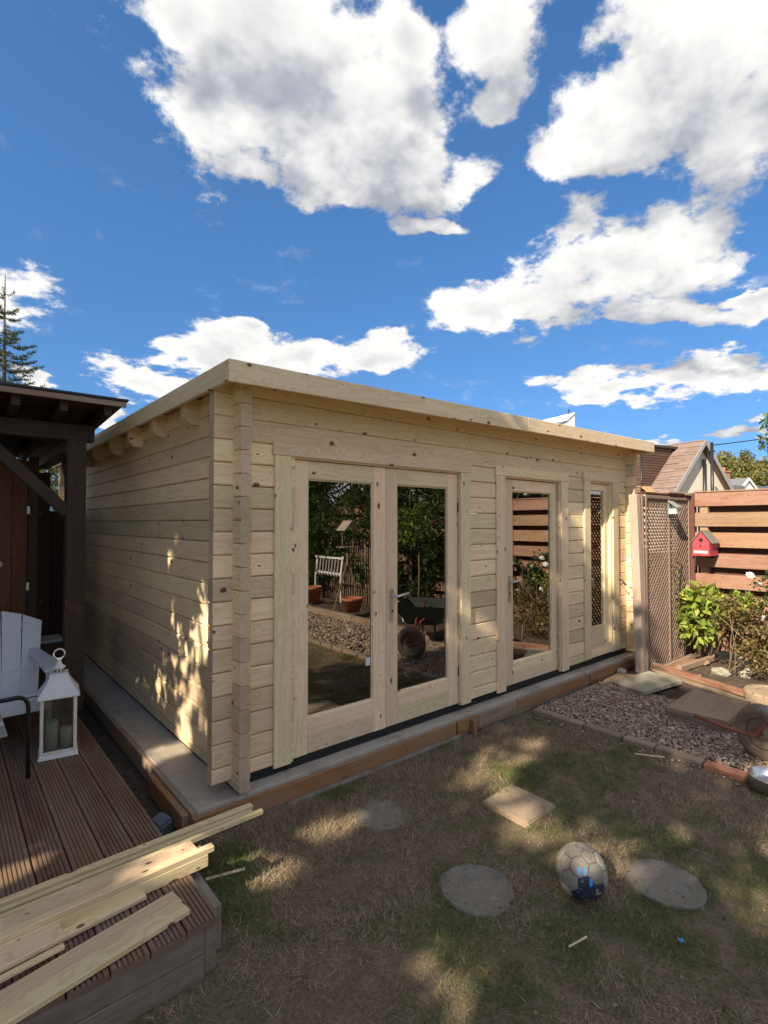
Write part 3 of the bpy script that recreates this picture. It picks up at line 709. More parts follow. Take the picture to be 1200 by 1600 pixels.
# loose earth and rubble in the gap
def clod(r, seed):
    bm = bmesh.new(); bmesh.ops.create_icosphere(bm, subdivisions=2, radius=r)
    rr = random.Random(seed)
    for vv in bm.verts: vv.co *= 1+rr.uniform(-0.25, 0.25)
    for vv in bm.verts: vv.co.z *= 0.6
    return bm
bmE = bmesh.new()
for i in range(40):
    b_ = clod(random.uniform(0.008, 0.026), i); x_, y_ = random.uniform(-0.53, -0.41), random.uniform(-0.1, 1.6)
    bmesh.ops.translate(b_, vec=(x_, y_, 0.018), verts=b_.verts); me_ = bpy.data.meshes.new('tmp'); b_.to_mesh(me_); b_.free(); bmE.from_mesh(me_); bpy.data.meshes.remove(me_)
tag(link('loose_earth', bm_mesh('loose_earth', bmE, 'soil')), 'crumbly dark earth lumps in the gap between deck and base', 'earth', kind='stuff')

# ================================================================== LANTERN
ln = thing('lantern', 'white lantern with two candles standing on the deck', 'lantern', (-0.772, 1.06, 0.2), R(-8))
hw = 0.098
def taper(name, b0, b1, z0, z1, m, parent, bev=0.002):
    bm = bmesh.new(); v = [bm.verts.new((sx*b, sy*b, z)) for b, z in ((b0, z0), (b1, z1)) for sx, sy in ((-1,-1),(1,-1),(1,1),(-1,1))]
    for f in ((3,2,1,0),(4,5,6,7),(0,1,5,4),(1,2,6,5),(2,3,7,6),(3,0,4,7)): bm.faces.new([v[i] for i in f])
    bmesh.ops.bevel(bm, geom=bm.edges[:], offset=bev, segments=1, affect='EDGES')
    return link(name, bm_mesh(name, bm, m), parent)
taper('base', hw+0.010, hw+0.002, 0.0, 0.026, 'white_paint', ln, 0.003)
for sx in (-1, 1):
    for sy in (-1, 1):
        block('corner_post', ln, (sx*hw-0.010*sx-0.009, sy*hw-0.010*sy-0.009, 0.027), (sx*hw-0.010*sx+0.009, sy*hw-0.010*sy+0.009, 0.362), 'cream_paint', 'z', 0.002)
    block('rail', ln, (sx*(hw-.010)-.007, -hw+.02, 0.0275), (sx*(hw-.010)+.007, hw-.02, 0.042), 'cream_paint', 'y', 0.002)
    block('rail', ln, (-hw+.02, sx*(hw-.010)-.007, 0.0275), (hw-.02, sx*(hw-.010)+.007, 0.042), 'cream_paint', 'x', 0.002)
    block('glass_pane', ln, (sx*(hw-.011)-.001, -hw+.02, 0.043), (sx*(hw-.011)+.001, hw-.02, 0.362), 'lantern_glass', 'y', 0)
    block('glass_pane', ln, (-hw+.02, sx*(hw-.011)-.001, 0.043), (hw-.02, sx*(hw-.011)+.001, 0.362), 'lantern_glass', 'x', 0)
def swept_roof():
    prof = [(0.112, 0.363), (0.112, 0.372), (0.098, 0.395), (0.076, 0.43), (0.058, 0.462), (0.050, 0.488), (0.050, 0.500)]
    vs = [(sx*b, sy*b, z) for b, z in prof for sx, sy in ((-1,-1),(1,-1),(1,1),(-1,1))]
    fs = [(3,2,1,0)] + [(j*4+i, j*4+(i+1) % 4, (j+1)*4+(i+1) % 4, (j+1)*4+i) for j in range(len(prof)-1) for i in range(4)]
    n = (len(prof)-1)*4; fs.append((n, n+1, n+2, n+3)); return mesh('roof', vs, fs, 'white_paint')
link('roof', swept_roof(), ln)
v_, f_ = lathe([(0.026, 0.5), (0.026, 0.524), (0.034, 0.526), (0.036, 0.534), (0.022, 0.545), (0.013, 0.562), (0.012, 0.575), (0.018, 0.580), (0.008, 0.588)], 20)
link('neck', mesh('neck', v_, f_, 'white_paint', True), ln)
for k in range(8):
    a = k*math.pi/4; link('vent_slot', box_mesh(0.002, 0.008, 0.014, 'black_metal', 0), ln, (0.0262*math.cos(a), 0.0262*math.sin(a), 0.512), (0, 0, a))
ring_pts = [(0.030*math.cos(a), 0, 0.614+0.030*math.sin(a)) for a in [2*math.pi*i/24 for i in range(25)]]
link('ring', tube_mesh('ring', ring_pts, 0.0048, 'white_paint'), ln)
for cx, cy, r, h in ((-0.035, 0.0, 0.036, 0.175), (0.042, -0.005, 0.034, 0.125)):
    v_, f_ = lathe([(r, 0), (r, h-0.004), (r-0.003, h), (r-0.006, h), (r-0.012, h-0.012), (0.002, h-0.012)], 24)
    o = link('candle', mesh('candle', [(x, y_, z) for x, y_, z in v_], f_, 'candle', True), None, ln.matrix_basis @ Vector((cx, cy, 0.027)))
    tag(o, 'taller ivory pillar candle inside the white lantern' if h > 0.15 else 'shorter ivory pillar candle inside the white lantern', 'candle', 'candles in the lantern')

# ================================================================== WHITE GARDEN CHAIR
ch = thing('garden_chair', 'white slatted wooden garden chair with a fan back under the shelter', 'chair', (-1.06, 1.75, 0.2), R(1))
slat_x = [-0.26, -0.13, 0.0, 0.13, 0.26]
for i, x in enumerate(slat_x):
    top = 0.79 - 0.055*(x/0.26)**2 - 0.01
    w = 0.124; bt = (x*0.80, 0.02, 0.165); tp = (x*1.03, 0.36, top)
    # rounded top on each slat
    d = Vector(tp)-Vector(bt); L = d.length
    pts = [(-L/2, -w/2*0.84), (L/2-0.004-0.03*abs(x-0.065)/0.3, -w/2), (L/2-0.03*abs(x+0.065)/0.3, w/2), (-L/2, w/2*0.84)] if x < 0 else \
          [(-L/2, -w/2*0.84), (L/2-0.030*abs(x-0.065)/0.3*0.2, -w/2), (L/2-0.004-0.055*abs(x+0.03)/0.3, w/2), (-L/2, w/2*0.84)]
    th = 0.010
    vs = [(a, -b_, -th) for a, b_ in pts] + [(a, -b_, th) for a, b_ in pts]
    me = mesh('back_slat', vs, [(0,1,2,3),(7,6,5,4),(4,5,1,0),(5,6,2,1),(6,7,3,2),(7,4,0,3)], 'chair_white')
    link('back_slat', me, ch, (Vector(bt)+Vector(tp))/2, frame_rot(d, (0,-1,0.4)))
beam('back_rail', ch, (-0.30, 0.345, 0.66), (0.30, 0.345, 0.66), 0.02, 0.05, 'chair_white')
beam('back_rail', ch, (-0.26, 0.125, 0.34), (0.26, 0.125, 0.34), 0.02, 0.05, 'chair_white')
for k in range(5):
    beam('seat_slat', ch, (-0.245, -0.44+0.095*k, 0.315-0.028*k), (0.245, -0.44+0.095*k, 0.315-0.028*k), 0.088, 0.018, 'chair_white', (0, 0.28, 1), 0.004)
beam('apron', ch, (-0.25, -0.485, 0.265), (0.25, -0.485, 0.265), 0.02, 0.09, 'chair_white')
for s in (-1, 1):
    beam('leg', ch, (s*0.262, -0.43, 0.0), (s*0.262, -0.43, 0.47), 0.10, 0.022, 'chair_white', (1,0,0))
    beam('side_rail', ch, (s*0.262, -0.46, 0.28), (s*0.262, 0.42, 0.03), 0.022, 0.11, 'chair_white', (0,0.3,1))
    vs2 = [(-0.05,-0.55),(0.055,-0.55),(0.075,-0.50),(0.07,-0.2),(0.02,0.26),(-0.03,0.26),(-0.05,0.1)]
    n = len(vs2); av = [(s*(0.262+a*0.8), b_, z) for z in (0.472, 0.494) for a, b_ in vs2]
    fs2 = [tuple(range(n))[::-s], tuple(range(n, 2*n))[::s]] + [((i, (i+1) % n, n+(i+1) % n, n+i) if s > 0 else (n+i, n+(i+1) % n, (i+1) % n, i)) for i in range(n)]
    link('armrest', mesh('armrest', av, fs2, 'chair_white'), ch)
# black metal chair: only its tube arm and leg reach into view
bc = thing('metal_chair', 'black tubular metal chair with a grey seat beside the white chair', 'chair', (-1.22, 0.70, 0.2), 0)
def arc(p0, p1, p2, n=8):
    return [Vector(p0)*(1-u)**2 + Vector(p1)*2*u*(1-u) + Vector(p2)*u*u for u in [i/n for i in range(n+1)]]
for s in (0, 1):
    sx = 0.262 - s*0.56
    pts = [(sx, 0.09, 0.0), (sx-0.005, 0.06, 0.25)] + arc((sx-0.006, 0.05, 0.40), (sx-0.008, 0.045, 0.47), (sx-0.07, 0.03, 0.476)) if s == 0 else [(sx, 0.09, 0.0), (sx, 0.05, 0.40), (sx+0.07, 0.03, 0.476)]
    pts = [Vector(p) for p in pts]+[Vector((sx-0.16+s*0.3, 0.02, 0.474))]
    link('leg', tube_mesh('leg', pts, 0.0115, 'black_metal', 10), bc)
link('arm', tube_mesh('arm', [(0.10, 0.02, 0.474), (-0.16, 0.02, 0.474)], 0.0115, 'black_metal', 10), bc)
beam('seat', bc, (-0.27, -0.16, 0.40), (0.13, -0.16, 0.40), 0.36, 0.012, 'lamp_grey', bev=0.004)
link('leg', tube_mesh('leg', [(-0.02, -0.30, 0), (-0.04, -0.26, 0.40)], 0.0115, 'black_metal', 10), bc)
link('leg', tube_mesh('leg', [(-0.28, -0.38, 0), (-0.26, -0.33, 0.40)], 0.0115, 'black_metal', 10), bc)

# ================================================================== TIMBER SHELTER AND SHED
sh = thing('timber_shelter', 'dark stained open timber shelter with a felt roof over the deck', 'shelter', (-0.56, 1.80, 0.2))
def Q(p): return Vector(p)-sh.location
block('post', sh, Q((-0.624, 1.80, 0.2)), Q((-0.496, 1.92, 2.30)), 'dark_timber', 'z', 0.005)
block('post', sh, Q((-2.45, 1.80, 0.2)), Q((-2.33, 1.92, 2.30)), 'dark_timber', 'z', 0.005)
block('post', sh, Q((-0.60, 3.60, 0.2)), Q((-0.49, 3.71, 2.16)), 'dark_timber', 'z', 0.005)
block('beam', sh, Q((-2.7, 1.795, 2.275)), Q((-0.44, 1.915, 2.400)), 'dark_timber', 'x', 0.005)
block('beam', sh, Q((-0.615, 1.93, 2.20)), Q((-0.505, 3.72, 2.31)), 'dark_timber', 'y', 0.005)
beam('brace', sh, Q((-1.18, 1.84, 2.29)), Q((-0.615, 1.84, 1.72)), 0.06, 0.085, 'dark_timber', (0.7,0,0.7), 0.004)
beam('brace', sh, Q((-0.56, 2.35, 2.21)), Q((-0.56, 1.92, 1.80)), 0.05, 0.07, 'dark_timber', (0,-0.7,0.7), 0.004)
# roof falls towards the back
def rz(y): return 2.565 - 0.055*(y-1.42)
for k in range(9):
    x = -0.42-0.28*k
    beam('rafter', sh, Q((x, 1.47, rz(1.47)-0.085)), Q((x, 4.2, rz(4.2)-0.085)), 0.05, 0.09, 'dark_timber')
for k in range(19):
    y0 = 1.43+0.15*k
    beam('roof_board', sh, Q((-2.8, y0+0.074, rz(y0+0.074)-0.032)), Q((-0.312, y0+0.074, rz(y0+0.074)-0.032)), 0.148, 0.016, 'dark_timber', (0, 0.055, 1))
beam('roof_felt', sh, Q((-0.30-1.25, 1.40, rz(1.40)-0.013)), Q((-0.30-1.25, 4.3, rz(4.3)-0.013)), 2.51, 0.018, 'roof_felt', (0, 0.055, 1))
beam('roof_fascia', sh, Q((-2.8, 1.418, rz(1.418)-0.045)), Q((-0.308, 1.418, rz(1.418)-0.045)), 0.020, 0.040, 'old_board')
# shed under the shelter
sd = thing('shed', 'brown boarded shed with a plank door at the back of the shelter', 'shed', (-0.60, 3.0, 0.2))
def D_(p): return Vector(p)-sd.location
for k in range(14):
    x1 = -0.745-0.118*k
    block('wall_board' if k > 5 else 'door_board', sd, D_((x1-0.1175, 3.0+random.uniform(0, .004), 0.24)), D_((x1, 3.022, 2.22)), 'shed_wood', 'z', 0.004)
block('door_post', sd, D_((-0.742, 2.99, 0.2)), D_((-0.665, 3.05, 2.25)), 'dark_timber', 'z', 0.004)
block('side_wall', sd, D_((-0.70, 3.06, 0.2)), D_((-0.67, 4.6, 2.2)), 'dark_timber', 'y', 0.003)
block('back_wall', sd, D_((-2.6, 4.6, 0.2)), D_((-0.67, 4.63, 2.2)), 'dark_timber', 'x', 0.003)
block('ceiling', sd, D_((-2.6, 3.03, 2.20)), D_((-0.68, 4.6, 2.215)), 'dark_timber', 'x', 0.002)
for z in (1.72, 1.02):
    block('hinge', sd, D_((-0.752, 2.978, z)), D_((-0.728, 2.99, z+0.075)), 'steel', 'z', 0.003)
v_, f_ = lathe([(0.030, 0), (0.030, 0.006), (0.018, 0.010), (0.018, 0.003)], 20)
link('ring_handle', mesh('ring_handle', [(x, -z, y_) for x, y_, z in v_], f_, 'steel', True), sd, D_((-0.955, 2.996, 1.27)))
gt = thing('dark_screen', 'added dark gate closing the gap between the shed and the cabin', 'screen', (-0.40, 4.4, 0.0))  # added boards that keep the gap beside the shed dark
for k in range(4): block('screen_board', gt, (-0.265+0.115*k, 0, 0.10), (-0.152+0.115*k, 0.022, 1.78), 'dark_timber', 'z', 0.003)
for z in (0.35, 1.55): block('screen_rail', gt, (-0.265, 0.0225, z), (0.195, 0.06, z+0.09), 'dark_timber', 'x', 0.003)
# boxes stored in the dark corner behind the post
bxs = thing('storage_crate', 'dark crate with a pale lid in the corner behind the chair', 'crate', (-0.66, 2.45, 0.2))
taper('body', 0.10, 0.11, 0.0, 0.44, 'dark_timber', bxs); taper('lid', 0.118, 0.112, 0.441, 0.465, 'lamp_grey', bxs)

# ================================================================== STONES, BALL, BOWL ON THE LAWN
def disc(name, label, loc, r, seed):
    rr = random.Random(seed); n = 40
    rad = [r*(1+0.02*math.sin(3*i*2*math.pi/n+seed)+rr.uniform(-.012, .012)) for i in range(n)]
    vs, fs = [], []
    for s, z in ((1.0, -0.03), (1.0, 0.012), (0.985, 0.019), (0.94, 0.022), (0.90, 0.0195), (0.5, 0.020)):
        for i in range(n):
            a = 2*math.pi*i/n; vs.append((rad[i]*s*math.cos(a), rad[i]*s*math.sin(a), z+(rr.uniform(-.0012,.0012) if s < 1 else 0)))
    for j in range(5):
        for i in range(n): fs.append((j*n+i, j*n+(i+1) % n, (j+1)*n+(i+1) % n, (j+1)*n+i))
    vs.append((0, 0, 0.020)); c = len(vs)-1
    for i in range(n): fs.append((5*n+i, 5*n+(i+1) % n, c))
    return tag(link(name, mesh(name, vs, fs, 'disc_stone', True), None, loc, (rr.uniform(-.02,.02), rr.uniform(-.02,.02), seed)), label, 'stepping stone', 'round stepping stones in the lawn')
disc('stepping_stone', 'round grey stepping stone half grown over, nearest the cabin doors', (0.559, -0.511, -0.016), 0.160, 1)
disc('stepping_stone', 'round grey stepping stone between the overgrown stone and the old football', (0.497, -1.252, -0.009), 0.165, 2)
disc('stepping_stone', 'round grey stepping stone beside the football, towards the steel bowl', (1.178, -1.780, -0.009), 0.165, 3)
bm = bmesh.new(); bmesh.ops.create_cube(bm, size=1); bmesh.ops.scale(bm, vec=(0.285, 0.305, 0.036), verts=bm.verts)
bmesh.ops.bevel(bm, geom=bm.edges[:], offset=0.007, segments=2, affect='EDGES')
tag(link('paving_slab', bm_mesh('paving_slab', bm, 'paver'), None, (1.205, -0.978, 0.016), (0.02, -0.02, R(1))), 'small square tan paving slab lying flat on the lawn', 'paving slab')

def football():
    ph = (1+5**0.5)/2
    V = [Vector(p).normalized() for p in [(-1,ph,0),(1,ph,0),(-1,-ph,0),(1,-ph,0),(0,-1,ph),(0,1,ph),(0,-1,-ph),(0,1,-ph),(ph,0,-1),(ph,0,1),(-ph,0,-1),(-ph,0,1)]]
    F = [(0,11,5),(0,5,1),(0,1,7),(0,7,10),(0,10,11),(1,5,9),(5,11,4),(11,10,2),(10,7,6),(7,1,8),(3,9,4),(3,4,2),(3,2,6),(3,6,8),(3,8,9),(4,9,5),(2,4,11),(6,2,10),(8,6,7),(9,8,1)]
    panels = []
    for a, b, c in F:
        tri = [V[a], V[b], V[c]]; hexa = []
        for i in range(3):
            p, q = tri[i], tri[(i+1) % 3]; hexa += [p*2/3+q/3, p/3+q*2/3]
        panels.append(hexa)
    for i, v in enumerate(V):
        nb = sorted([w for w in V if w is not v], key=lambda w: (w-v).length)[:5]
        x = (nb[0]-v).cross(v).normalized(); y = v.cross(x)
        nb.sort(key=lambda w: math.atan2((w-v).dot(y), (w-v).dot(x)))
        panels.append([v*2/3+w/3 for w in nb])
    return panels
fb = thing('football', 'worn grey football with peeling panels and blue scraps on the lawn', 'ball', (0.829, -1.569, 0.100))
rb = 0.108
rotm = Euler((R(20), R(35), R(50))).to_matrix()
v_, f_ = [], []
bm = bmesh.new(); bmesh.ops.create_uvsphere(bm, u_segments=32, v_segments=20, radius=rb-0.0032)
for vv in bm.verts: vv.co.z = max(vv.co.z, -0.098)
link('bladder', bm_mesh('bladder', bm, 'ball_rim', True), fb)
toc = Vector((-0.60, -0.42, 0.55)).normalized()      # the side with the scraps
for poly in football():
    poly = [rotm @ p for p in poly]
    c = sum(poly, Vector())/len(poly); n = len(poly)
    cn = c.normalized()
    if cn.z < -0.75: continue
    vs, fs = [], []
    rings = ((0.975, rb-0.004), (0.955, rb-0.0008), (0.85, rb+0.0008), (0.45, rb+0.001))
    m = 4*n
    for s, r in rings:
        for i in range(n):
            for k in range(4):
                p = poly[i].lerp(poly[(i+1) % n], k/4); vs.append((c+(p-c)*s).normalized()*r)
    for j in range(3):
        for i in range(m): fs.append((j*m+i, j*m+(i+1) % m, (j+1)*m+(i+1) % m, (j+1)*m+i))
    vs.append(cn*(rb+0.001)); q = len(vs)-1
    for i in range(m): fs.append((3*m+i, 3*m+(i+1) % m, q))
    for vv in vs: vv.z = max(vv.z, -0.0995)
    low = cn.dot(Vector((-0.66, -0.55, -0.42)).normalized()); mid = cn.dot(Vector((-0.60, -0.72, 0.22)).normalized())
    mname = 'ball_navy' if low > 0.84 else 'ball_skin'
    o = link('panel', mesh('panel', vs, fs, mname, True), fb)
    if mname == 'ball_navy': o['label'] = 'torn dark blue and white panel'
# bright blue scraps showing where the skin has peeled
for az, el, sc in ((-156, 31, 0.75), (-139, 32, 0.85), (-130, 12, 0.8)):
    d = Vector((math.cos(R(el))*math.cos(R(az)), math.cos(R(el))*math.sin(R(az)), math.sin(R(el))))
    r_ = d.cross(Vector((0,0,1))).normalized(); u_ = r_.cross(d)
    pts = [(random.uniform(-.014,-.008),random.uniform(-.02,-.012)),(random.uniform(.002,.010),-0.021),(random.uniform(.009,.016),-0.004),(random.uniform(.004,.012),0.016),(-0.004,random.uniform(.016,.024)),(-0.013,0.006)]
    vs = [(d*rb + (r_*a*sc*0.8+u_*b_*sc)).normalized()*(rb+0.0022) for a, b_ in pts] + [d*(rb+0.0028)]
    link('scrap', mesh('scrap', vs, [(i, (i+1) % 6, 6) for i in range(6)], 'ball_blue', True), fb)
v_, f_ = lathe([(0.118, 0), (0.128, 0.004), (0.108, 0.060), (0.111, 0.066), (0.106, 0.066), (0.098, 0.020), (0.085, 0.012), (0.070, 0.016), (0.050, 0.012), (0.002, 0.012)], 48)
tag(link('metal_bowl', mesh('metal_bowl', v_, f_, 'galvanised', True), None, (2.535, -1.855, 0.030), (0.03, -0.05, 0)), 'shiny steel pet bowl by the red edging block', 'bowl')
bm = bmesh.new(); bmesh.ops.create_grid(bm, x_segments=2, y_segments=3, size=0.011)
for vv in bm.verts: vv.co.z = random.uniform(0, 0.010)
r = bmesh.ops.solidify(bm, geom=bm.faces[:], thickness=0.0015)
tag(link('plastic_scrap', bm_mesh('plastic_scrap', bm, 'blue_scrap'), None, (0.864, -1.966, 0.014), (0.3, 0.2, 1)), 'tiny blue plastic scrap in the grass', 'scrap')
for (a, b, w, lab) in (((-0.41,-0.42,0.012),(-0.24,-0.47,0.014),0.016,'thin split of pale wood on the lawn by the deck'), ((0.50,-1.70,0.02),(0.60,-1.72,0.02),0.006,'short dry twig lying in the brown grass'), ((2.36,-1.12,0.03),(2.46,-1.28,0.03),0.008,'little pale splinter beside the edging')):
    tag(beam('stick', None, a, b, w, 0.008, 'pine_plank', bev=0.002), lab, 'stick')

# ================================================================== RIGHT SIDE: TRELLIS, FENCE, CLUTTER
tp = thing('timber_post', 'leaning weathered square timber post at the near end of the trellis', 'post', (4.40, -0.27, 0))
o = beam('shaft', tp, (0.03, 0.0, -0.05), (-0.105, 0.0, 1.945), 0.088, 0.088, 'grey_timber', (0, -1, 0), 0.006)
beam('batten', tp, (0.079, -0.040, -0.04), (-0.012, -0.040, 1.95), 0.030, 0.018, 'trellis_wood', (0, -1, 0), 0.003)
tr = thing('trellis_panel', 'tall brown diagonal lattice trellis panel beside the cabin corner', 'trellis', (4.48, -0.30, 0))
TX0, TX1, TZ0, TZ1 = 0.0, 1.19, 0.04, 1.93
def clipseg(cx, s):
    """45 degree line x = cx + s*z clipped to the panel"""
    zs = sorted(((TX0-cx)/s, (TX1-cx)/s)); z0, z1 = max(zs[0], TZ0), min(zs[1], TZ1)
    return (z0, z1) if z1-z0 > 0.03 else None
pitch = 0.070
for s, yl in ((1, -0.004), (-1, 0.012)):
    c = -2.2
    while c < 3.4:
        q = clipseg(c, s)
        if q: beam('lattice_slat', tr, (c+s*q[0], yl, q[0]), (c+s*q[1], yl, q[1]), 0.021, 0.008, 'trellis_wood' if s > 0 else 'fence_dark', (0, -1, 0), 0)  # rear slats: shade put into their darker colour
        c += pitch
for x in (TX0-0.005, 0.60, TX1+0.005): beam('stile', tr, (x, -0.016, TZ0-0.02), (x, -0.016, TZ1+0.02), 0.030, 0.015, 'trellis_wood', (0,-1,0), 0.002)
for z in (TZ0, TZ1): beam('rail', tr, (TX0+0.012, -0.0155, z), (TX1-0.012, -0.0155, z), 0.034, 0.014, 'trellis_wood', (0,-1,0), 0.002)
beam('top_rail', tr, (-0.02, 0.03, 1.968), (1.23, 0.03, 1.968), 0.10, 0.022, 'fence_dark', bev=0.004)
beam('cap_board', tr, (0.55, 0.02, 1.993), (1.02, 0.02, 1.995), 0.12, 0.026, 'old_board', bev=0.006)
beam('cap_board', tr, (1.03, 0.02, 1.988), (1.24, 0.02, 1.984), 0.13, 0.030, 'old_board', bev=0.006)
beam('end_post', tr, (1.225, 0.06, 0), (1.225, 0.06, 1.95), 0.04, 0.12, 'fence_dark', (0,-1,0), 0.004)
# climbing shoots on the lattice
def leafcloud(pts, size, pal, flat=0.0, var=0.25, aspect=0.5, droop=0.0, out=None):
    """pointed leaves at pts (N,3); out (N,3) outward directions"""
    n = len(pts); L = size*RNG.uniform(0.65, 1.25, n)
    d = RNG.normal(size=(n, 3)); d[:, 2] = d[:, 2]*(1-flat) - droop
    if out is not None: d = d*0.8+out
    d /= np.linalg.norm(d, axis=1)[:, None]+1e-9
    up = RNG.normal(size=(n, 3))*0.7+np.array([0, 0, 1.0]); s = np.cross(d, up); s /= np.linalg.norm(s, axis=1)[:, None]+1e-9
    nn = np.cross(s, d)
    w = L*aspect*0.5
    v = np.stack([pts, pts+d*(L*0.45)[:, None]+s*w[:, None]+nn*(w*0.35)[:, None], pts+d*L[:, None]-nn*(L*0.12)[:, None], pts+d*(L*0.45)[:, None]-s*w[:, None]+nn*(w*0.35)[:, None]], 1).reshape(-1, 3)
    pal = np.array(pal); c = pal[RNG.integers(0, len(pal), n)]*RNG.uniform(1-var, 1+var, (n, 1))
    f = np.arange(n)[:, None]*4
    tri = np.concatenate([f+np.array([[0, 1, 2]]), f+np.array([[0, 2, 3]])], 0)
    return v, tri, np.repeat(c, 4, 0)
def leafmesh(name, clouds):
    vs, fs, cs, o = [], [], [], 0
    for v, f, c in clouds: vs.append(v); fs.append(f+o); cs.append(c); o += len(v)
    return np_mesh(name, np.concatenate(vs), np.concatenate(fs), np.concatenate(cs), 'leaf')
iv = thing('climbing_plant', 'thin climbing plant with a few leaves on the trellis', 'climber', (5.30, -0.33, 0.02))
link('stem', tube_mesh('stem', [(0.1, -0.02, 0), (0.06, -0.03, 0.3), (-0.08, -0.025, 0.7), (-0.10, -0.025, 1.0), (-0.02, -0.025, 1.25)], 0.005, 'bark', 6), iv)
cp = np.array([(-0.09+RNG.normal()*0.06, -0.03, z) for z in np.linspace(0.25, 1.25, 60)])
link('foliage', leafmesh('foliage', [leafcloud(cp, 0.045, [(0.08,0.10,0.02),(0.14,0.15,0.03),(0.30,0.30,0.05)])]), iv)['kind'] = 'stuff'
# solar lamp
sl_ = thing('wall_lamp', 'small grey wall lamp with a pitched top and pale lens on the trellis', 'lamp', (5.06, -0.335, 1.74))
block('lens', sl_, (-0.055, -0.085, 0.0), (0.055, -0.005, 0.062), 'lamp_lens', 'x', 0.006)
beam('hood', sl_, (0, -0.11, 0.072), (0, 0.0, 0.150), 0.135, 0.014, 'lamp_grey', (0, -0.58, 0.82), 0.003)
block('bracket', sl_, (-0.05, -0.006, -0.005), (0.05, 0.006, 0.15), 'lamp_grey', 'z', 0.002)
# fence
fe = thing('garden_fence', 'red-brown fence of wide horizontal boards with dark gaps between', 'fence', (5.70, -0.37, 0))
sec = [0.0, -1.83, -3.66, -5.49, -7.32, -9.15]
for k in range(5):
    for r_ in range(8):
        zc = 1.921-0.243*r_; dz = random.uniform(-.006, .006)
        beam('fence_board', fe, (0.010, sec[k]-0.002, zc+dz), (0.010, sec[k+1]+0.002, zc+random.uniform(-.006, .006)), 0.020, 0.168+random.uniform(-.006, .006), 'fence_wood', bev=0.004)
        if r_ < 7: beam('back_board', fe, (0.115, sec[k]-0.002, zc-0.1215), (0.115, sec[k+1]+0.002, zc-0.1215), 0.018, 0.150, 'fence_dark', bev=0.003)  # far-side boards take a darker colour for the shade in the gaps
block('fence_post', fe, (0.004, 0.006, -0.05), (0.10, 0.10, 2.008), 'fence_dark', 'z', 0.004)
for k in range(6): block('fence_post', fe, (0.0205, min(sec[k], -0.03)-0.11-(k > 0)*0.0, -0.05), (0.105, min(sec[k], -0.03)-0.02, 2.0), 'fence_wood', 'z', 0.004)
beam('cap_rail', fe, (0.03, 0.0, 2.018), (0.03, -9.15, 2.018), 0.085, 0.018, 'fence_wood', bev=0.004)
ls_ = thing('log_store', 'dark boarded store standing behind the trellis', 'store', (4.98, 0.30, 0))
for k in range(6): block('store_board', ls_, (0.0+0.118*k, 0, 0.04), (0.114+0.118*k, 0.02, 1.90), 'fence_dark', 'z', 0.003)
block('store_top', ls_, (-0.02, -0.42, 1.905), (0.74, 0.05, 1.93), 'fence_dark', 'x', 0.003)
# birdhouse
bh = thing('birdhouse', 'small red house-shaped bird box with a grey roof on the fence', 'birdhouse', (5.51, -0.535, 1.27))
w2 = 0.088
body = [(-w2, 0), (w2, 0), (w2, 0.145), (0, 0.262), (-w2, 0.145)]
me = prism('body', body, -0.10, 0.185-0.10+0.10, 'bird_red')          # x,z outline swept along y
link('body', me, bh, (0.0, 0, 0), (0, 0, R(-90)))
for s in (-1, 1):
    d0 = Vector((-0.125, s*0.002, 0.279)); 
    beam('roof_panel', bh, (0.03, s*0.004, 0.281), (0.03, s*0.118, 0.130), 0.25, 0.010, 'bird_roof', (0, s*0.8, 0.6), 0.002)
def circle_x(name, r, x, y, z, m, parent, th=0.003, n=20):
    v_, f_ = lathe([(r, 0), (r, th)], n); return link(name, mesh(name, [(-c, a, b) for a, b, c in v_], f_, m), parent, (x, y, z))
circle_x('entrance_hole', 0.022, -0.100, 0, 0.17, 'membrane', bh)
block('sign_strip', bh, (-0.104, -0.070, 0.016), (-0.1005, 0.075, 0.044), 'cream_paint', 'y', 0.001)
beam('perch', bh, (-0.10, 0, 0.115), (-0.145, 0, 0.115), 0.009, 0.009, 'red_timber', bev=0.002)
block('floor_board', bh, (-0.118, -0.098, -0.014), (0.185, 0.098, -0.0005), 'bird_red', 'x', 0.002)
block('wall_bracket', bh, (0.1855, -0.05, -0.05), (0.1895, 0.05, 0.2), 'fence_dark', 'z', 0.001)

# clutter at the end of the gravel
def slabobj(name, label, cat, loc, size, rot, m, bev=0.006):
    return tag(link(name, box_mesh(size[0], size[1], size[2], m, bev, 2), None, loc, rot), label, cat)
slabobj('concrete_slab', 'pale square concrete slab leaning on the timbers by the trellis', 'paving slab', (3.93, -0.53, 0.075), (0.48, 0.40, 0.042), (R(-3), R(-8), R(-22)), 'slabstone')
slabobj('brick', 'grey-brown block holding up the pale square slab', 'brick', (4.08, -0.55, 0.035), (0.18, 0.1, 0.055), (0, 0, R(15)), 'brick_edge')
for k, (z, rot_, sz, lab) in enumerate(((0.028, 3, (0.62, 0.42, 0.040), 'lowest dark board of the little stack by the barrow wheel'), (0.066, -1, (0.60, 0.41, 0.034), 'middle board of the little stack by the barrow wheel'), (0.101, 2, (0.66, 0.44, 0.034), 'top mottled board of the little stack by the barrow wheel'))):
    tag(slabobj('stacked_board', lab, 'board', (3.55, -1.20, z+0.012), sz, (0, 0, R(rot_)), ('old_board', 'grey_timber', 'old_board')[k], 0.004), group='boards stacked on the gravel')
def timber(label, a, b, w, h, m): return tag(beam('timber_length', None, a, b, w, h, m, bev=0.004), label, 'timber', 'timbers lying by the flower bed')
timber('long grey timber running from the trellis post, turning red-brown in the sun', (4.66, -0.28, 0.075), (4.13, -1.62, 0.085), 0.055, 0.055, 'red_timber')
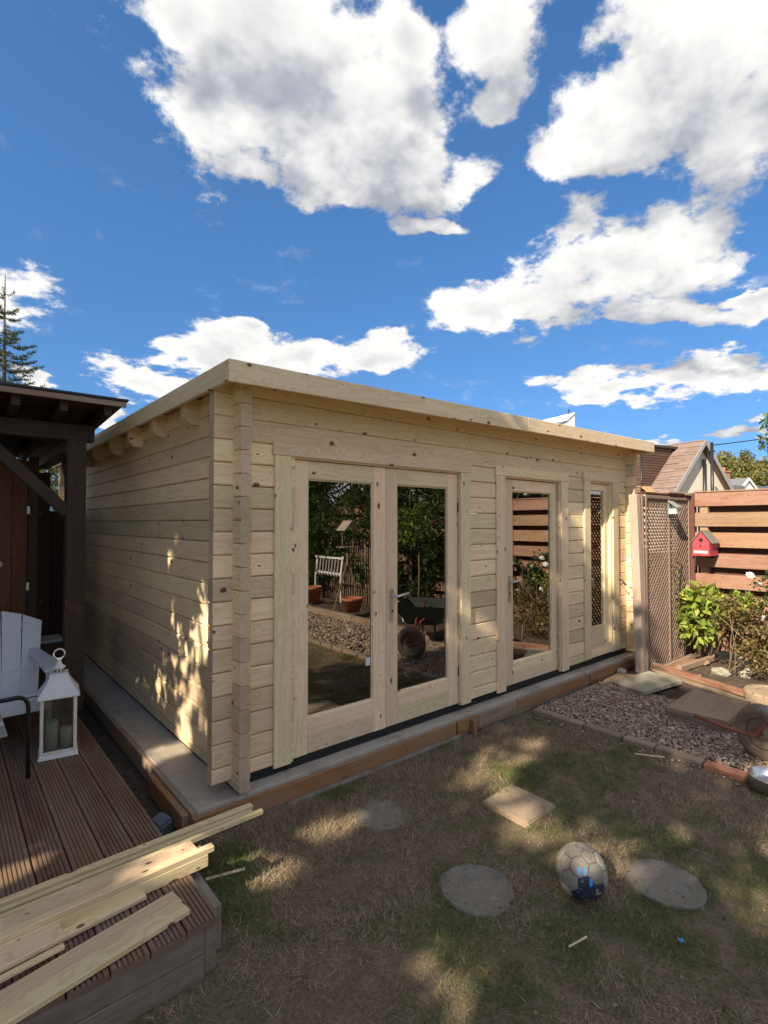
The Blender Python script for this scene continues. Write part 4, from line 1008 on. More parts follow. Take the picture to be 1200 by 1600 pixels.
timber('second long timber in front of the red-brown one', (4.50, -0.36, 0.055), (3.98, -1.58, 0.060), 0.045, 0.045, 'old_board')
timber('weathered timber lying along the foot of the trellis', (4.50, -0.40, 0.065), (5.60, -0.44, 0.075), 0.05, 0.045, 'old_board')
timber('short weathered timber crossing the bed in front of the trellis', (4.66, -0.56, 0.085), (5.45, -0.66, 0.100), 0.05, 0.06, 'old_board')
slabobj('board_scrap', 'flat reddish board between the timbers in front of the trellis', 'board', (4.98, -0.50, 0.070), (0.50, 0.13, 0.02), (0, R(-2), R(-4)), 'red_timber')
slabobj('plywood_scrap', 'flat orange plywood scrap on the soil against the base', 'board', (4.02, -0.22, 0.035), (0.42, 0.16, 0.012), (0, 0, R(4)), 'ply')
for i, (x, y, lab) in enumerate(((4.20,-0.16,'white stony lump of mortar beside the cabin base'), (4.95,-0.86,'flat pale stone in the flower bed before the dry bush'), (4.55,-0.75,'small pale stone in the soil behind the timbers'), (5.18,-0.62,'broken pale brick at the foot of the trellis'), (5.05,-1.05,'rounded stone under the dry bush'))):
    o = link('rubble', bm_mesh('rubble', clod((0.05, 0.09, 0.06, 0.06, 0.07)[i], 50+i), 'slabstone' if i != 3 else 'brick_edge'), None, (x, y, 0.06), (0.2*i, 0.1, i)); tag(o, lab, 'stone', 'rubble by the bed')
# round stone plinth
v_, f_ = lathe([(0.21, 0), (0.22, 0.02), (0.22, 0.075), (0.21, 0.09), (0.16, 0.094), (0.15, 0.086), (0.002, 0.088)], 36)
tag(link('round_plinth', mesh('round_plinth', v_, f_, 'paver', False), None, (4.33, -1.46, 0.045)), 'round tan stone plinth behind the barrow wheel', 'plinth')
# wheelbarrow
wb = thing('wheelbarrow', 'old wheelbarrow with a fat pale tyre and rusty frame on the gravel', 'wheelbarrow', (2.961, -1.727, 0.005))
ax = Vector((-0.93, 0.37, 0.0)).normalized()
def wheel_lathe(name, prof, m, n=40):
    v_, f_ = lathe(prof, n, False); q = ax.to_track_quat('Z', 'Y').to_matrix()
    return link(name, mesh(name, [q @ Vector(p) for p in v_], f_, m, True), wb, (0, 0, 0.195))
wheel_lathe('tyre', [(0.105, -0.045), (0.135, -0.052), (0.165, -0.048), (0.186, -0.030), (0.194, 0), (0.186, 0.030), (0.165, 0.048), (0.135, 0.052), (0.128, 0.046), (0.120, 0.050), (0.105, 0.045), (0.105, -0.045)], 'rubber')
wheel_lathe('rim', [(0.106, -0.03), (0.104, 0.030), (0.090, 0.034), (0.075, 0.020), (0.045, 0.018), (0.035, 0.036), (0.012, 0.038), (0.012, -0.03), (0.106, -0.03)], 'stone_paint')
link('axle', tube_mesh('axle', [ax*0.11, ax*-0.12], 0.011, 'rust'), wb, (0, 0, 0.195))
bk = Vector((0.62, -0.42, 0))
for s in (1, -1):
    a0 = ax*0.095*s+Vector((0, 0, 0.195)); link('frame_arm', tube_mesh('frame_arm', [a0, a0*0.7+Vector((0.25, -0.12, 0.25)), bk+ax*0.22*s+Vector((0, 0, 0.36)), bk*2.0+ax*0.27*s+Vector((0, 0, 0.5))], 0.016, 'rust'), wb)
link('strut', tube_mesh('strut', [ax*0.105+Vector((0, 0, 0.195)), ax*0.20+Vector((0.02, 0.10, 0.225)), ax*0.30+Vector((0.06, 0.25, 0.27))], 0.014, 'rust'), wb)
bm = bmesh.new(); vv = [bm.verts.new((sx*b*1.2, sy*b, z)) for b, z in ((0.20, 0.28), (0.36, 0.55)) for sx, sy in ((-1,-1),(1,-1),(1,1),(-1,1))]
for f in ((3,2,1,0),(0,1,5,4),(1,2,6,5),(2,3,7,6),(3,0,4,7)): bm.faces.new([vv[i] for i in f])
bmesh.ops.solidify(bm, geom=bm.faces[:], thickness=0.006)
link('tray', bm_mesh('tray', bm, 'barrow_green'), wb, bk*1.25, (0, 0, math.atan2(bk.y, bk.x)))
for s in (1, -1): link('leg', tube_mesh('leg', [bk*1.5+ax*0.2*s+Vector((0, 0, 0.4)), bk*1.6+ax*0.22*s], 0.014, 'rust'), wb)

# ================================================================== PLANTS
def blobpts(n, c, r, hollow=0.35, seed=0):
    d = RNG.normal(size=(n, 3)); d /= np.linalg.norm(d, axis=1)[:, None]
    q = RNG.uniform(hollow**3, 1, n)**(1/3)
    return np.array(c)+d*q[:, None]*np.array(r), d
def clumps(n, c, r, k, cr, squash=0.8):
    """leaf points gathered in k clumps inside an ellipsoid"""
    cc, _ = blobpts(k, c, r, 0.30); idx = RNG.integers(0, k, n)
    d = RNG.normal(size=(n, 3)); d /= np.linalg.norm(d, axis=1)[:, None]
    q = RNG.uniform(0.1, 1, n)**(1/2.2)
    s = cr*RNG.uniform(0.6, 1.3, k)[idx]
    p = cc[idx]+d*(q*s)[:, None]*np.array([1, 1, squash])
    return p, d
def shrub(name, label, cat, base, cloudlist, stems, smat='bark', group=None):
    t_ = thing(name, label, cat, base, 0, group)
    for a, b, r in stems:
        a, b = Vector(a), Vector(b); m_ = (a+b)/2+Vector((random.uniform(-.05,.05), random.uniform(-.05,.05), 0))
        link('stem', tube_mesh('stem', [a, m_, b], [r, r*0.8, r*0.5], smat, 6), t_)
    link('foliage', leafmesh('foliage', cloudlist), t_)['kind'] = 'stuff'
    return t_
BRIGHT = [(0.29,0.37,0.055),(0.22,0.30,0.045),(0.38,0.42,0.08),(0.15,0.21,0.035)]
cl_ = []
for c, n in (((0,0.04,0.76),110), ((-0.04,0.0,0.56),80), ((0.0,0.18,0.66),80), ((-0.05,-0.20,0.72),55), ((-0.14,0.06,0.36),70), ((-0.05,0.12,0.48),60)):
    p, d = blobpts(n, c, (0.15, 0.16, 0.13), 0.3); cl_.append(leafcloud(p, 0.105, BRIGHT, aspect=0.55, droop=0.35, out=d*0.8))
shrub('leafy_shrub', 'bright green large-leaved shrub against the fence under the birdhouse', 'shrub', (5.36, -0.62, 0.03), cl_, [((0,0,0),(0.0,0.02,0.8),0.012), ((0.02,-0.03,0),(-0.05,-0.2,0.65),0.010), ((0,0.03,0),(0.05,0.15,0.7),0.010), ((-0.02,0,0),(-0.1,-0.02,0.4),0.008)])
DRY = [(0.22,0.15,0.07),(0.30,0.22,0.10),(0.16,0.10,0.055),(0.20,0.19,0.055),(0.36,0.27,0.11),(0.12,0.11,0.035)]
cl_ = []
for c, r, n in (((0,0,0.48),(0.28,0.34,0.32),1300), ((0.05,-0.42,0.45),(0.25,0.3,0.34),900), ((0.05,0.10,0.70),(0.2,0.24,0.12),280), ((-0.12,-0.25,0.28),(0.22,0.30,0.16),450)):
    p, d = clumps(n, c, r, 40, 0.075); cl_.append(leafcloud(p, 0.045, DRY, aspect=0.5, out=d*0.4))
p, d = clumps(150, (0.02, 0.02, 0.80), (0.22, 0.3, 0.08), 10, 0.07); cl_.append(leafcloud(p, 0.05, BRIGHT, out=d*0.4))
sticks = [((random.uniform(-.15,.1), random.uniform(-.5,.2), 0), (random.uniform(-.3,.25), random.uniform(-.65,.4), random.uniform(0.40, 0.80)), random.uniform(0.0025, 0.005)) for _ in range(30)]
shrub('dry_shrub', 'wilted brown and olive bush with bare tan stems before the fence', 'shrub', (5.05, -1.08, 0.03), cl_, sticks+[((-0.28,-0.30,0),(-0.22,-0.27,0.34),0.015)], 'stem_tan')
GREEN = [(0.055,0.10,0.022),(0.075,0.125,0.03),(0.04,0.075,0.018),(0.10,0.15,0.04)]
cl_ = []
for c, r, n in (((0,0,0.75),(0.28,0.36,0.42),1300), ((0.1,-0.6,0.7),(0.3,0.4,0.5),1300)):
    p, d = clumps(n, c, r, 34, 0.09); cl_.append(leafcloud(p, 0.055, GREEN, aspect=0.6, out=d*0.4))
rs = shrub('rose_bush', 'dark green rose bush with white blooms by the fence', 'rose bush', (5.42, -1.40, 0.03), cl_, [((random.uniform(-.1,.1), random.uniform(-.5,.1), 0), (random.uniform(-.2,.25), random.uniform(-.8,.3), random.uniform(0.7, 1.1)), 0.008) for _ in range(8)])
def bloom(r):
    vs, fs = [], []
    for k, (rr_, n, zz, op) in enumerate(((1.0, 7, 0.0, 0.35), (0.75, 6, 0.12, 0.6), (0.45, 5, 0.2, 0.9))):
        for i in range(n):
            a = 2*math.pi*(i+0.4*k)/n; w = 0.75*math.pi/n*1.4; b = len(vs)
            for da, q, h in ((0, 0.05, 0), (-w, 0.6, op*0.3), (0, 1.0, op*0.55), (w, 0.6, op*0.3)):
                vs.append((r*rr_*q*math.cos(a+da), r*rr_*q*math.sin(a+da), r*(zz+h)))
            fs += [(b, b+1, b+2), (b, b+2, b+3)]
    return mesh('bloom', vs, fs, 'petal')
BL = bloom(0.050)
for p in ((-0.20,0.26,0.95),(-0.24,0.12,1.02),(-0.18,0.02,1.10),(-0.30,-0.02,0.80),(-0.26,0.20,0.62),(-0.30,-0.08,0.98),(-0.22,0.33,1.05),(-0.25,0.05,0.66),(-0.2,-0.5,1.0),(-0.2,-0.7,0.8),(-0.25,-0.35,0.6),(-0.2,-0.62,1.1)):
    link('bloom', BL, rs, p, (random.uniform(-.4,.4), R(-50)+random.uniform(-.4,.4), random.uniform(0, 6)))
GAPS = [((0.20,-0.43,0),0.12), ((-0.10,-0.58,0),0.11), ((0.36,-0.45,0),0.09), ((0.06,-0.52,0),0.09), ((0.05,-1.40,0),0.05), ((0.06,-1.52,0),0.06), ((1.25,-2.13,0),0.07),
        ((-0.1,0.40,1.15),0.05), ((-0.1,0.36,1.02),0.055), ((-0.1,0.315,0.90),0.05), ((-0.1,0.55,0.485),0.05), ((-0.1,0.71,0.26),0.07), ((-0.22,0.72,0.15),0.13), ((-0.1,1.06,1.40),0.04), ((-0.1,1.93,0.66),0.04), ((-0.1,0.93,1.58),0.04), ((-0.1,1.25,0.40),0.05), ((-0.1,0.36,0.34),0.05), ((-0.1,0.2,1.75),0.03), ((-0.1,1.4,1.9),0.04),
        ((-0.63,-0.49,0.26),0.10), ((-0.95,-0.50,0.26),0.09), ((-0.62,-0.60,0.26),0.06), ((-1.08,-0.15,0.2),0.06), ((-0.60,0.34,0.2),0.05)]
def open_gaps(p, base):  # clears leaves along sun rays so light spots land on chosen points
    q = p+np.array(base); keep = np.ones(len(p), bool); sd = np.array(SUN_DIR)
    for g, r in GAPS:
        w = q-np.array(g); keep &= np.linalg.norm(w-(w@sd)[:, None]*sd, axis=1) > r+0.07
    return keep
def tree(name, label, base, h, crowns, nleaf, lsize, pal, trunk_r=0.12, group=None, aspect=0.5, clump=0.5, nclump=60):
    t_ = thing(name, label, 'tree', base, 0, group)
    pts = [Vector((0,0,-0.1)), Vector((random.uniform(-.1,.1), random.uniform(-.1,.1), h*0.35)), Vector((random.uniform(-.2,.2), random.uniform(-.2,.2), h*0.7)), Vector((0, 0, h*0.92))]
    bm_parts = [(pts, [trunk_r, trunk_r*0.8, trunk_r*0.45, trunk_r*0.12])]
    for c, r in crowns:
        for _ in range(5):
            e = Vector(c)+Vector((random.uniform(-.7,.7)*r[0], random.uniform(-.7,.7)*r[1], random.uniform(-.3,.7)*r[2])); s0 = pts[1].lerp(pts[2], random.random())
            bm_parts.append(([s0, s0.lerp(e, 0.5)+Vector((0, 0, -0.1)), e], [trunk_r*0.4, trunk_r*0.25, trunk_r*0.08]))
    bm = bmesh.new()
    for p_, r_ in bm_parts:
        me = tube_mesh('tmp', p_, r_, 'bark', 7); bm.from_mesh(me); bpy.data.meshes.remove(me)
    link('trunk', bm_mesh('trunk', bm, 'bark', True), t_)
    tot = sum(r[0]*r[1]*r[2] for _, r in crowns); cl = []
    for c, r in crowns:
        k = r[0]*r[1]*r[2]/tot
        p, d = clumps(int(nleaf*k), c, r, max(6, int(nclump*k)), clump); kp = open_gaps(p, base); p, d = p[kp], d[kp]; cl.append(leafcloud(p, lsize, pal, aspect=aspect, out=d*0.5))
    cr = link('crown', leafmesh('crown', cl), t_); cr['kind'] = 'stuff'
    return t_
DARKG = [(0.045,0.080,0.018),(0.065,0.105,0.024),(0.035,0.06,0.015),(0.085,0.125,0.03)]
OLIVE = [(0.20,0.20,0.055),(0.25,0.24,0.075),(0.15,0.16,0.045),(0.30,0.26,0.09)]
# trees on the sun side, beyond the shelter and out to the left: their crowns shade the garden
tree('garden_tree', 'tall leafy tree on the sunny side shading the deck', (-6.3, -1.6, 0), 8.2, [((0.2,0,5.6),(1.7,2.3,2.6)), ((0,-0.3,4.0),(1.4,2.2,1.3)), ((0.2,-0.1,6.8),(1.5,2.1,1.25)), ((0.2,-2.2,4.4),(1.0,1.0,1.1))], 36000, 0.17, DARKG, 0.17, 'shade trees beyond the deck', nclump=90, clump=0.45)
tree('garden_tree', 'tall leafy tree behind the shelter shading the cabin side', (-6.6, 2.3, 0), 8.8, [((0,0,5.6),(1.9,2.3,3.1)), ((0.2,0.3,3.6),(1.5,2.0,1.3))], 24000, 0.17, DARKG, 0.18, 'shade trees beyond the deck', nclump=100, clump=0.45)
tree('garden_tree', 'broad leafy tree beyond the shed', (-6.6, 6.6, 0), 8.0, [((0,0,5.2),(1.9,2.3,2.6))], 9000, 0.2, DARKG, 0.16, 'shade trees beyond the deck', nclump=60)
tree('garden_tree', 'added unseen tree with a dense low crown keeping sky light off the cabin side', (-3.6, 2.6, 0), 6.2, [((0,0.4,4.6),(1.8,2.9,2.1)), ((-0.2,-2.0,3.7),(1.3,1.5,1.4))], 32000, 0.16, DARKG, 0.15, 'shade trees beyond the deck', nclump=90, clump=0.42)  # added dense crown, out of view, to darken the side wall
for y_, lab in ((-2.6,'added unseen bush blocking low sky light at the lawn end of the deck'), (0.6,'added unseen bush blocking low sky light along the open side of the deck'), (3.8,'added unseen bush blocking low sky light behind the shelter'), (7.0,'added unseen bush blocking low sky light beyond the shed')):
    tree('light_block_bush', lab, (-3.15, y_, 0), 1.9, [((0,0,1.0),(0.45,1.75,0.85))], 7000, 0.09, DARKG, 0.05, 'bushes added out of view to block low sky light', nclump=80, clump=0.24)  # row added out of view to keep low sky light off the side wall
tree('garden_tree', 'small leafy tree added out of view to shade the near lawn', (-6.1, -4.3, 0), 5.2, [((0,0,3.9),(1.0,1.25,1.15))], 8500, 0.16, DARKG, 0.10, 'shade trees beyond the deck', nclump=50, clump=0.36)  # extra unseen tree, added to shade the near end of the lawn
# spruce behind the shelter
def spruce(base, h):
    t_ = thing('spruce_tree', 'young spruce with a bare leader standing behind the shelter', 'spruce', base)
    link('trunk', tube_mesh('trunk', [(0,0,0), (0.02,0.02,h*0.5), (0,0,h*0.86), (0,0,h)], [0.10, 0.06, 0.020, 0.009], 'bark', 8), t_)
    segs = []; bm = bmesh.new()
    zc = h-0.50; lev = 0
    while zc > 1.2:
        L0 = 0.25+0.38*(h-0.5-zc)**0.85; nb = 5 if lev else 4
        L0 = min(L0, 2.0)
        for k in range(nb):
            a = 2*math.pi*(k+0.37*lev)/nb+random.uniform(-.25, .25); L = L0*random.uniform(0.55, 1.2)
            rise = (0.55 if lev == 0 else 0.22)*L
            b0 = Vector((0, 0, zc+random.uniform(-.05, .05))); dirv = Vector((math.cos(a), math.sin(a), 0))
            p1 = b0+dirv*L*0.5+Vector((0, 0, -0.03*L)); p2 = b0+dirv*L+Vector((0, 0, rise))
            me = tube_mesh('tmp', [b0, p1, p2], [0.011, 0.008, 0.004], 'bark', 5); bm.from_mesh(me); bpy.data.meshes.remove(me)
            segs.append((b0.lerp(p1, 0.3), p1, 0.030)); segs.append((p1, p2, 0.028))
            if lev:
                for u in np.arange(0.25, 0.95, 0.13):
                    q = b0.lerp(p1, u*2) if u < 0.5 else p1.lerp(p2, u*2-1)
                    for s in (-1, 1):
                        sd_ = (dirv*0.75+Vector((-dirv.y, dirv.x, 0))*s*0.8).normalized(); l2 = L*0.34*(1.1-u)
                        e = q+sd_*l2+Vector((0, 0, 0.12*l2))
                        me = tube_mesh('tmp', [q, e], [0.005, 0.003], 'bark', 4); bm.from_mesh(me); bpy.data.meshes.remove(me)
                        segs.append((q, e, 0.026))
        zc -= 0.27 if lev > 1 else 0.45; lev += 1
    link('branches', bm_mesh('branches', bm, 'bark', True), t_)
    P_, O_ = [], []
    for a, b, r in segs:
        n = max(6, int((b-a).length/0.0055)); u = RNG.random(n)
        base_ = np.array(a)[None]*(1-u[:, None])+np.array(b)[None]*u[:, None]
        d = RNG.normal(size=(n, 3)); d /= np.linalg.norm(d, axis=1)[:, None]
        P_.append(base_); O_.append(d*1.2+np.array((b-a).normalized())[None]*1.0)
    cl = leafcloud(np.concatenate(P_), 0.062, [(0.085,0.125,0.06),(0.11,0.155,0.075),(0.06,0.09,0.045)], aspect=0.20, out=np.concatenate(O_)*1.5)
    link('needles', leafmesh('needles', [cl]), t_)['kind'] = 'stuff'
spruce((-0.31, 11.9, 0), 7.35)
tree('hedge_tree', 'yellow-green bushy tree seen through the shelter', (-0.1, 9.3, 0), 3.6, [((0,0,2.0),(1.6,1.2,1.7))], 5000, 0.13, [(0.20,0.21,0.035),(0.14,0.17,0.03),(0.26,0.24,0.05)], 0.08, nclump=50, clump=0.3)
# trees along the garden fence that the door panes mirror
for i, (x, y, h, r, lab) in enumerate(((7.9,-3.7,4.2,1.6,'tree just over the fence, mirrored above the boards in the single door'), (7.6,-5.9,4.6,2.0,'leafy tree behind the fence, mirrored by the glazed single door'), (7.9,-9.4,5.0,2.6,'broad dark tree beyond the far end of the fence'), (5.2,-9.8,4.4,2.3,'bushy tree at the far end of the gravel path'), (9.6,-13.5,5.4,3.0,'tall dark tree far behind the garden'), (5.9,-14.5,5.2,3.0,'high dark tree behind the bushy one'))):
    tree('garden_tree', lab, (x, y, 0), h, [((0,0,h*0.62),(r,r,h*0.36)), ((0,0,h*0.36),(r*0.8,r*0.8,h*0.2))], 6000, 0.16, DARKG if i != 2 else DARKG+BRIGHT[:2], 0.12, 'trees at the end of the garden', nclump=70, clump=0.42)
tree('hedge_tree', 'leafy bush in front of the far fence', (4.95, -6.6, 0), 2.4, [((0,0,1.25),(0.6,0.9,1.0))], 3500, 0.09, GREEN, 0.05, nclump=40, clump=0.25)
for x, y, h, lab in ((5.25,-4.15,2.7,'tall dark bush hiding the fence behind the potted tree'), (5.3,-5.3,3.0,'taller dark bush hiding the fence behind the bird table'), (5.2,-7.8,3.2,'large dark bush beyond the pots'), (4.9,-9.0,3.4,'dark bush at the turn of the fence')):
    tree('garden_bush', lab, (x, y, 0), h, [((0,0,h*0.52),(0.45,0.85,h*0.46))], 5200, 0.085, DARKG+GREEN, 0.05, 'dark bushes along the fence', nclump=60, clump=0.22)
# near tree whose leaves reach in at the right, over the fence
tree('garden_tree', 'tree with fresh green leaves reaching in above the fence', (16.5, 0.35, 0), 5.2, [((0,0,4.1),(1.25,1.25,1.0))], 2600, 0.17, [(0.09,0.15,0.03),(0.13,0.20,0.045),(0.06,0.10,0.02)], 0.10, nclump=36, clump=0.3)
for i, (x, y, h, r, lab) in enumerate(((74,22.5,10.6,4.2,'olive tree behind the gabled house'), (78,19.0,11.6,4.6,'tallest olive tree of the wooded bank'), (80,14.5,11.0,4.6,'olive tree above the white gable'), (82,9.5,11.2,5.0,'rounded olive tree behind the slate roof'), (70,17.0,8.6,3.6,'lower olive tree behind the brick chimney'), (84,4.5,11.5,5.0,'olive tree at the sunny end of the bank'), (88,25,12.0,5.0,'olive tree farthest back on the bank'))):
    tree('distant_tree', lab, (x, y, 0), h, [((0,0,h*0.62),(r,r,h*0.38)), ((0,0,h*0.3),(r*0.95,r*0.95,h*0.26))], 9500, 0.46, OLIVE, 0.25, 'trees on the far bank', nclump=110, clump=0.75)

# dead leaves and crumbs lying in the lawn
n_ = 520; lp = np.stack([RNG.uniform(-0.45, 2.5, n_), RNG.uniform(-2.6, -0.2, n_), RNG.uniform(0.010, 0.020, n_)], 1)
tag(link('leaf_litter', leafmesh('leaf_litter', [leafcloud(lp, 0.020, [(0.30,0.20,0.11),(0.20,0.12,0.065),(0.42,0.33,0.21),(0.14,0.09,0.055)], flat=0.85, aspect=0.55)])), 'scattered dead leaves and crumbs in the lawn', 'leaf litter', kind='stuff')

# ================================================================== HOUSES
RZ = math.atan2(-0.237, 0.971)
def house(name, label, loc): return thing(name, label, 'house', loc, RZ)
gh = house('gabled_house', 'cream rendered house with a steep brown tiled roof and gable', (31.81, 8.31, 0))
hwid, ez, rzz, Lh = 3.3, 2.74, 6.31, 1.32
link('wall', prism('wall', [(-3.1, 0), (3.1, 0), (3.1, 2.85), (0, 6.15), (-3.1, 2.85)], 0.0, 9.0, 'render_cream'), gh)
sl_l = math.hypot(hwid, rzz-ez)
for s in (-1, 1):
    n = 22; rf = link('roof', prism('roof', [(0, rzz-0.10), (s*hwid, ez-0.10), (s*hwid, ez-0.02), (0, rzz-0.02)][::(1 if s > 0 else -1)], -0.35, 9.2, 'roof_under'), gh)
    for k in range(n):
        u0, u1 = k/n, (k+0.80)/n
        a = Vector((s*hwid*(1-u0), 0, ez+(rzz-ez)*u0)); b = Vector((s*hwid*(1-min(u1, 1)), 0, ez+(rzz-ez)*min(u1, 1)))
        for y0 in np.arange(-0.4, 9.2, 0.8):
            c = (a+b)/2+Vector((0, y0+0.4, 0.03+random.uniform(-.012, .012)))
            link('tile_course', box_mesh((b-a).length, 0.79, 0.055, 'roof_tile', 0), rf, c, frame_rot(a-b+Vector((0, 0, -0.05)), (s*0.73, 0, 0.68)))
    beam('barge_board', gh, (s*(hwid+0.03), -0.42, ez-0.12), (0, -0.42, rzz-0.04), 0.05, 0.22, 'barge', (s*0.73, 0, 0.68), 0.005)
beam('ridge', gh, (0, -0.42, rzz+0.03), (0, 9.2, rzz+0.03), 0.22, 0.09, 'roof_tile', bev=0.03)
link('vent_pipe', tube_mesh('vent_pipe', [(0.30, -0.12, 0.5), (0.30, -0.12, 5.3)], 0.09, 'black_metal', 10), gh)
# brown clad upper storey behind
bhs = house('clad_house', 'dark brown clad upper storey with a white framed window', (31.81+0.971*-3.24+0.237*1.3, 8.31-0.237*-3.24+0.971*1.3, 0))
block('wall', bhs, (0, 0, 0), (3.2, 5.0, 6.0), 'cladding_brown', 'x', 0.01)
for k in range(19):
    z = 3.2+0.15*k
    beam('cladding_board', bhs, (-0.02, -0.018, z), (3.2, -0.018, z), 0.03, 0.098, 'cladding_brown', (0, -0.14, 1), 0)
    beam('cladding_board', bhs, (-0.018, 0, z), (-0.018, 5.0, z), 0.03, 0.098, 'cladding_brown', (-0.14, 0, 1), 0)
block('roof', bhs, (-0.22, -0.22, 6.0), (3.4, 5.2, 6.14), 'roof_felt', 'x', 0.01)
wn = link('window', None, bhs, (-0.05, 0.55, 4.55)); 
block('frame', wn, (-0.05, -0.0, 0.0), (0.02, 1.10, 0.08), 'white_paint', 'y', 0.005); block('frame', wn, (-0.05, 0, 1.02), (0.02, 1.1, 1.10), 'white_paint', 'y', 0.005)
block('frame', wn, (-0.052, 0, 0.081), (0.02, 0.09, 1.019), 'white_paint', 'z', 0.005); block('frame', wn, (-0.052, 1.01, 0.081), (0.02, 1.1, 1.019), 'white_paint', 'z', 0.005)
block('pane', wn, (-0.03, 0.09, 0.08), (0.0, 1.01, 1.02), 'window_dark', 'y', 0)
link('drainpipe', tube_mesh('drainpipe', [(-0.03, -0.03, 1.0), (-0.03, -0.03, 6.0)], 0.045, 'black_metal', 8), bhs)
lt = house('lean_to', 'low outbuilding with an orange tiled roof by the gabled house', (29.0, 10.1, 0))
block('wall', lt, (0, 0, 0), (1.2, 1.5, 3.35), 'render_cream', 'x', 0.01)
for k in range(4): beam('tile_course', lt, (-0.15, -0.15+0.12*k, 3.42+0.09*k), (1.3, -0.15+0.12*k, 3.42+0.09*k), 0.2, 0.06, 'tile_orange', (0, -0.6, 0.8), 0.01)
block('roof', lt, (-0.1, 0.3, 3.36), (1.25, 1.5, 3.75), 'tile_orange', 'x', 0.02)
# white bungalow with dormer gable
wg = house('white_bungalow', 'white gabled bungalow with a grey slate roof far off', (57.5, 12.75, 0))
link('wall', prism('wall', [(-1.75, 0), (1.75, 0), (1.75, 4.5), (0, 5.8), (-1.75, 4.5)], 0, 5, 'render_white'), wg)
for s in (-1, 1):
    link('roof', prism('roof', [(0, 5.83), (s*1.95, 4.38), (s*1.95, 4.5), (0, 5.96)][::(1 if s > 0 else -1)], -0.12, 5.2, 'roof_slate'), wg)
    beam('barge_board', wg, (s*1.98, -0.16, 4.38), (0, -0.16, 5.86), 0.06, 0.24, 'render_white', (s*0.6, 0, 0.8), 0.005)
for x in (-0.45, 0.55): block('window', wg, (x-0.28, -0.03, 3.9), (x+0.28, 0.02, 4.42), 'window_dark', 'x', 0.01)
link('main_roof', prism('main_roof', [(-1.0, 3.3), (9, 3.3), (9, 5.6), (0.4, 5.6)], 3.0, 8.0, 'roof_slate'), wg)
sh2 = house('slate_house', 'slate roofed house with an orange brick chimney', (53.8, 13.2, 0))
link('wall', prism('wall', [(-1.4, 0), (2.2, 0), (2.2, 4.2), (-1.4, 4.2)], 0, 5, 'render_cream'), sh2)
link('roof', prism('roof', [(-1.6, 4.2), (2.3, 4.2), (2.0, 5.1), (-0.9, 5.1)], -0.2, 5.2, 'roof_slate'), sh2)
block('chimney', sh2, (0.1, 0.5, 5.0), (1.05, 1.3, 6.35), 'chimney_brick', 'z', 0.01)
block('chimney_cap', sh2, (0.02, 0.42, 6.36), (1.13, 1.38, 6.5), 'chimney_brick', 'x', 0.02)
v_, f_ = lathe([(0.14, 0), (0.12, 0.35)], 12)
for x in (0.4, 0.75): link('chimney_pot', mesh('chimney_pot', v_, f_, 'terracotta'), sh2, (x, 0.9, 6.5))
# white house behind the cabin: its peak shows over the roof
wh = house('white_house', 'white wall peak poking up over the cabin roof', (24.3, 11.75, 0))
link('wall', prism('wall', [(-5, 0), (0.0, 0), (0.0, 7.5), (-0.62, 7.0), (-5, 5.2)], 0, 4, 'render_white'), wh)
beam('roof', wh, (-0.02, 2.0, 7.50), (-0.63, 2.0, 7.02), 4.1, 0.05, 'render_white', (-0.6,0,0.8), 0.01); beam('roof', wh, (-0.62, 2.0, 7.02), (-5.0, 2.0, 5.22), 4.1, 0.05, 'roof_slate', (-0.4,0,0.9), 0.01)
link('aerial', tube_mesh('aerial', [(-0.1, 0.3, 7.2), (-0.1, 0.3, 7.75)], 0.03, 'black_metal', 6), wh)
link('aerial', tube_mesh('aerial', [(-0.9, 0.3, 6.4), (-0.9, 0.3, 7.35)], 0.02, 'black_metal', 6), wh)
# overhead line
up_ = thing('utility_pole', 'slim dark pole in front of the gable carrying a wire', 'pole', (30.12, 7.12, 0))
link('shaft', tube_mesh('shaft', [(0, 0, 0), (0, 0, 5.95)], [0.10, 0.08], 'black_metal', 10), up_)
link('bracket', tube_mesh('bracket', [(-0.15, 0.12, 5.5), (0.12, -0.1, 5.5)], 0.04, 'black_metal', 8), up_)
ws, we = Vector((30.12, 7.12, 5.8)), Vector((30.5, -6, 7.0))
tag(link('overhead_wire', tube_mesh('overhead_wire', [ws.lerp(we, u)+Vector((0, 0, -0.9*u*(1-u))) for u in [i/16 for i in range(17)]]+[we+Vector((0.5, -14, 1.0))], 0.028, 'black_metal', 6)), 'thin black overhead wire rising from the pole', 'wire')

# ================================================================== GARDEN THINGS MIRRORED IN THE GLASS
def pot(label, loc, r, h):
    v_, f_ = lathe([(r*0.68, 0), (r*0.92, h*0.78), (r, h*0.78), (r*1.02, h), (r*0.90, h), (r*0.86, h*0.85), (0.002, h*0.85)], 28)
    return tag(link('plant_pot', mesh('plant_pot', v_, f_, 'terracotta', True), None, loc), label, 'plant pot', 'terracotta pots by the gravel')
pot('wide terracotta pot under the bird table', (4.05, -4.35, 0.12), 0.19, 0.24)
pot('terracotta pot holding the small standard tree', (4.42, -3.10, 0.06), 0.13, 0.24)
pot('terracotta pot left of the leaning ladder', (4.22, -5.85, 0.10), 0.17, 0.30)
pot('second terracotta pot by the leaning ladder', (4.05, -6.3, 0.10), 0.16, 0.26)
st = thing('standard_tree', 'little standard tree with a thin stem in the terracotta pot', 'potted tree', (4.42, -3.10, 0.26))
link('trunk', tube_mesh('trunk', [(0,0,0), (0.01,0.01,0.6), (0,0,1.1)], [0.014,0.012,0.008], 'stem_tan', 8), st)
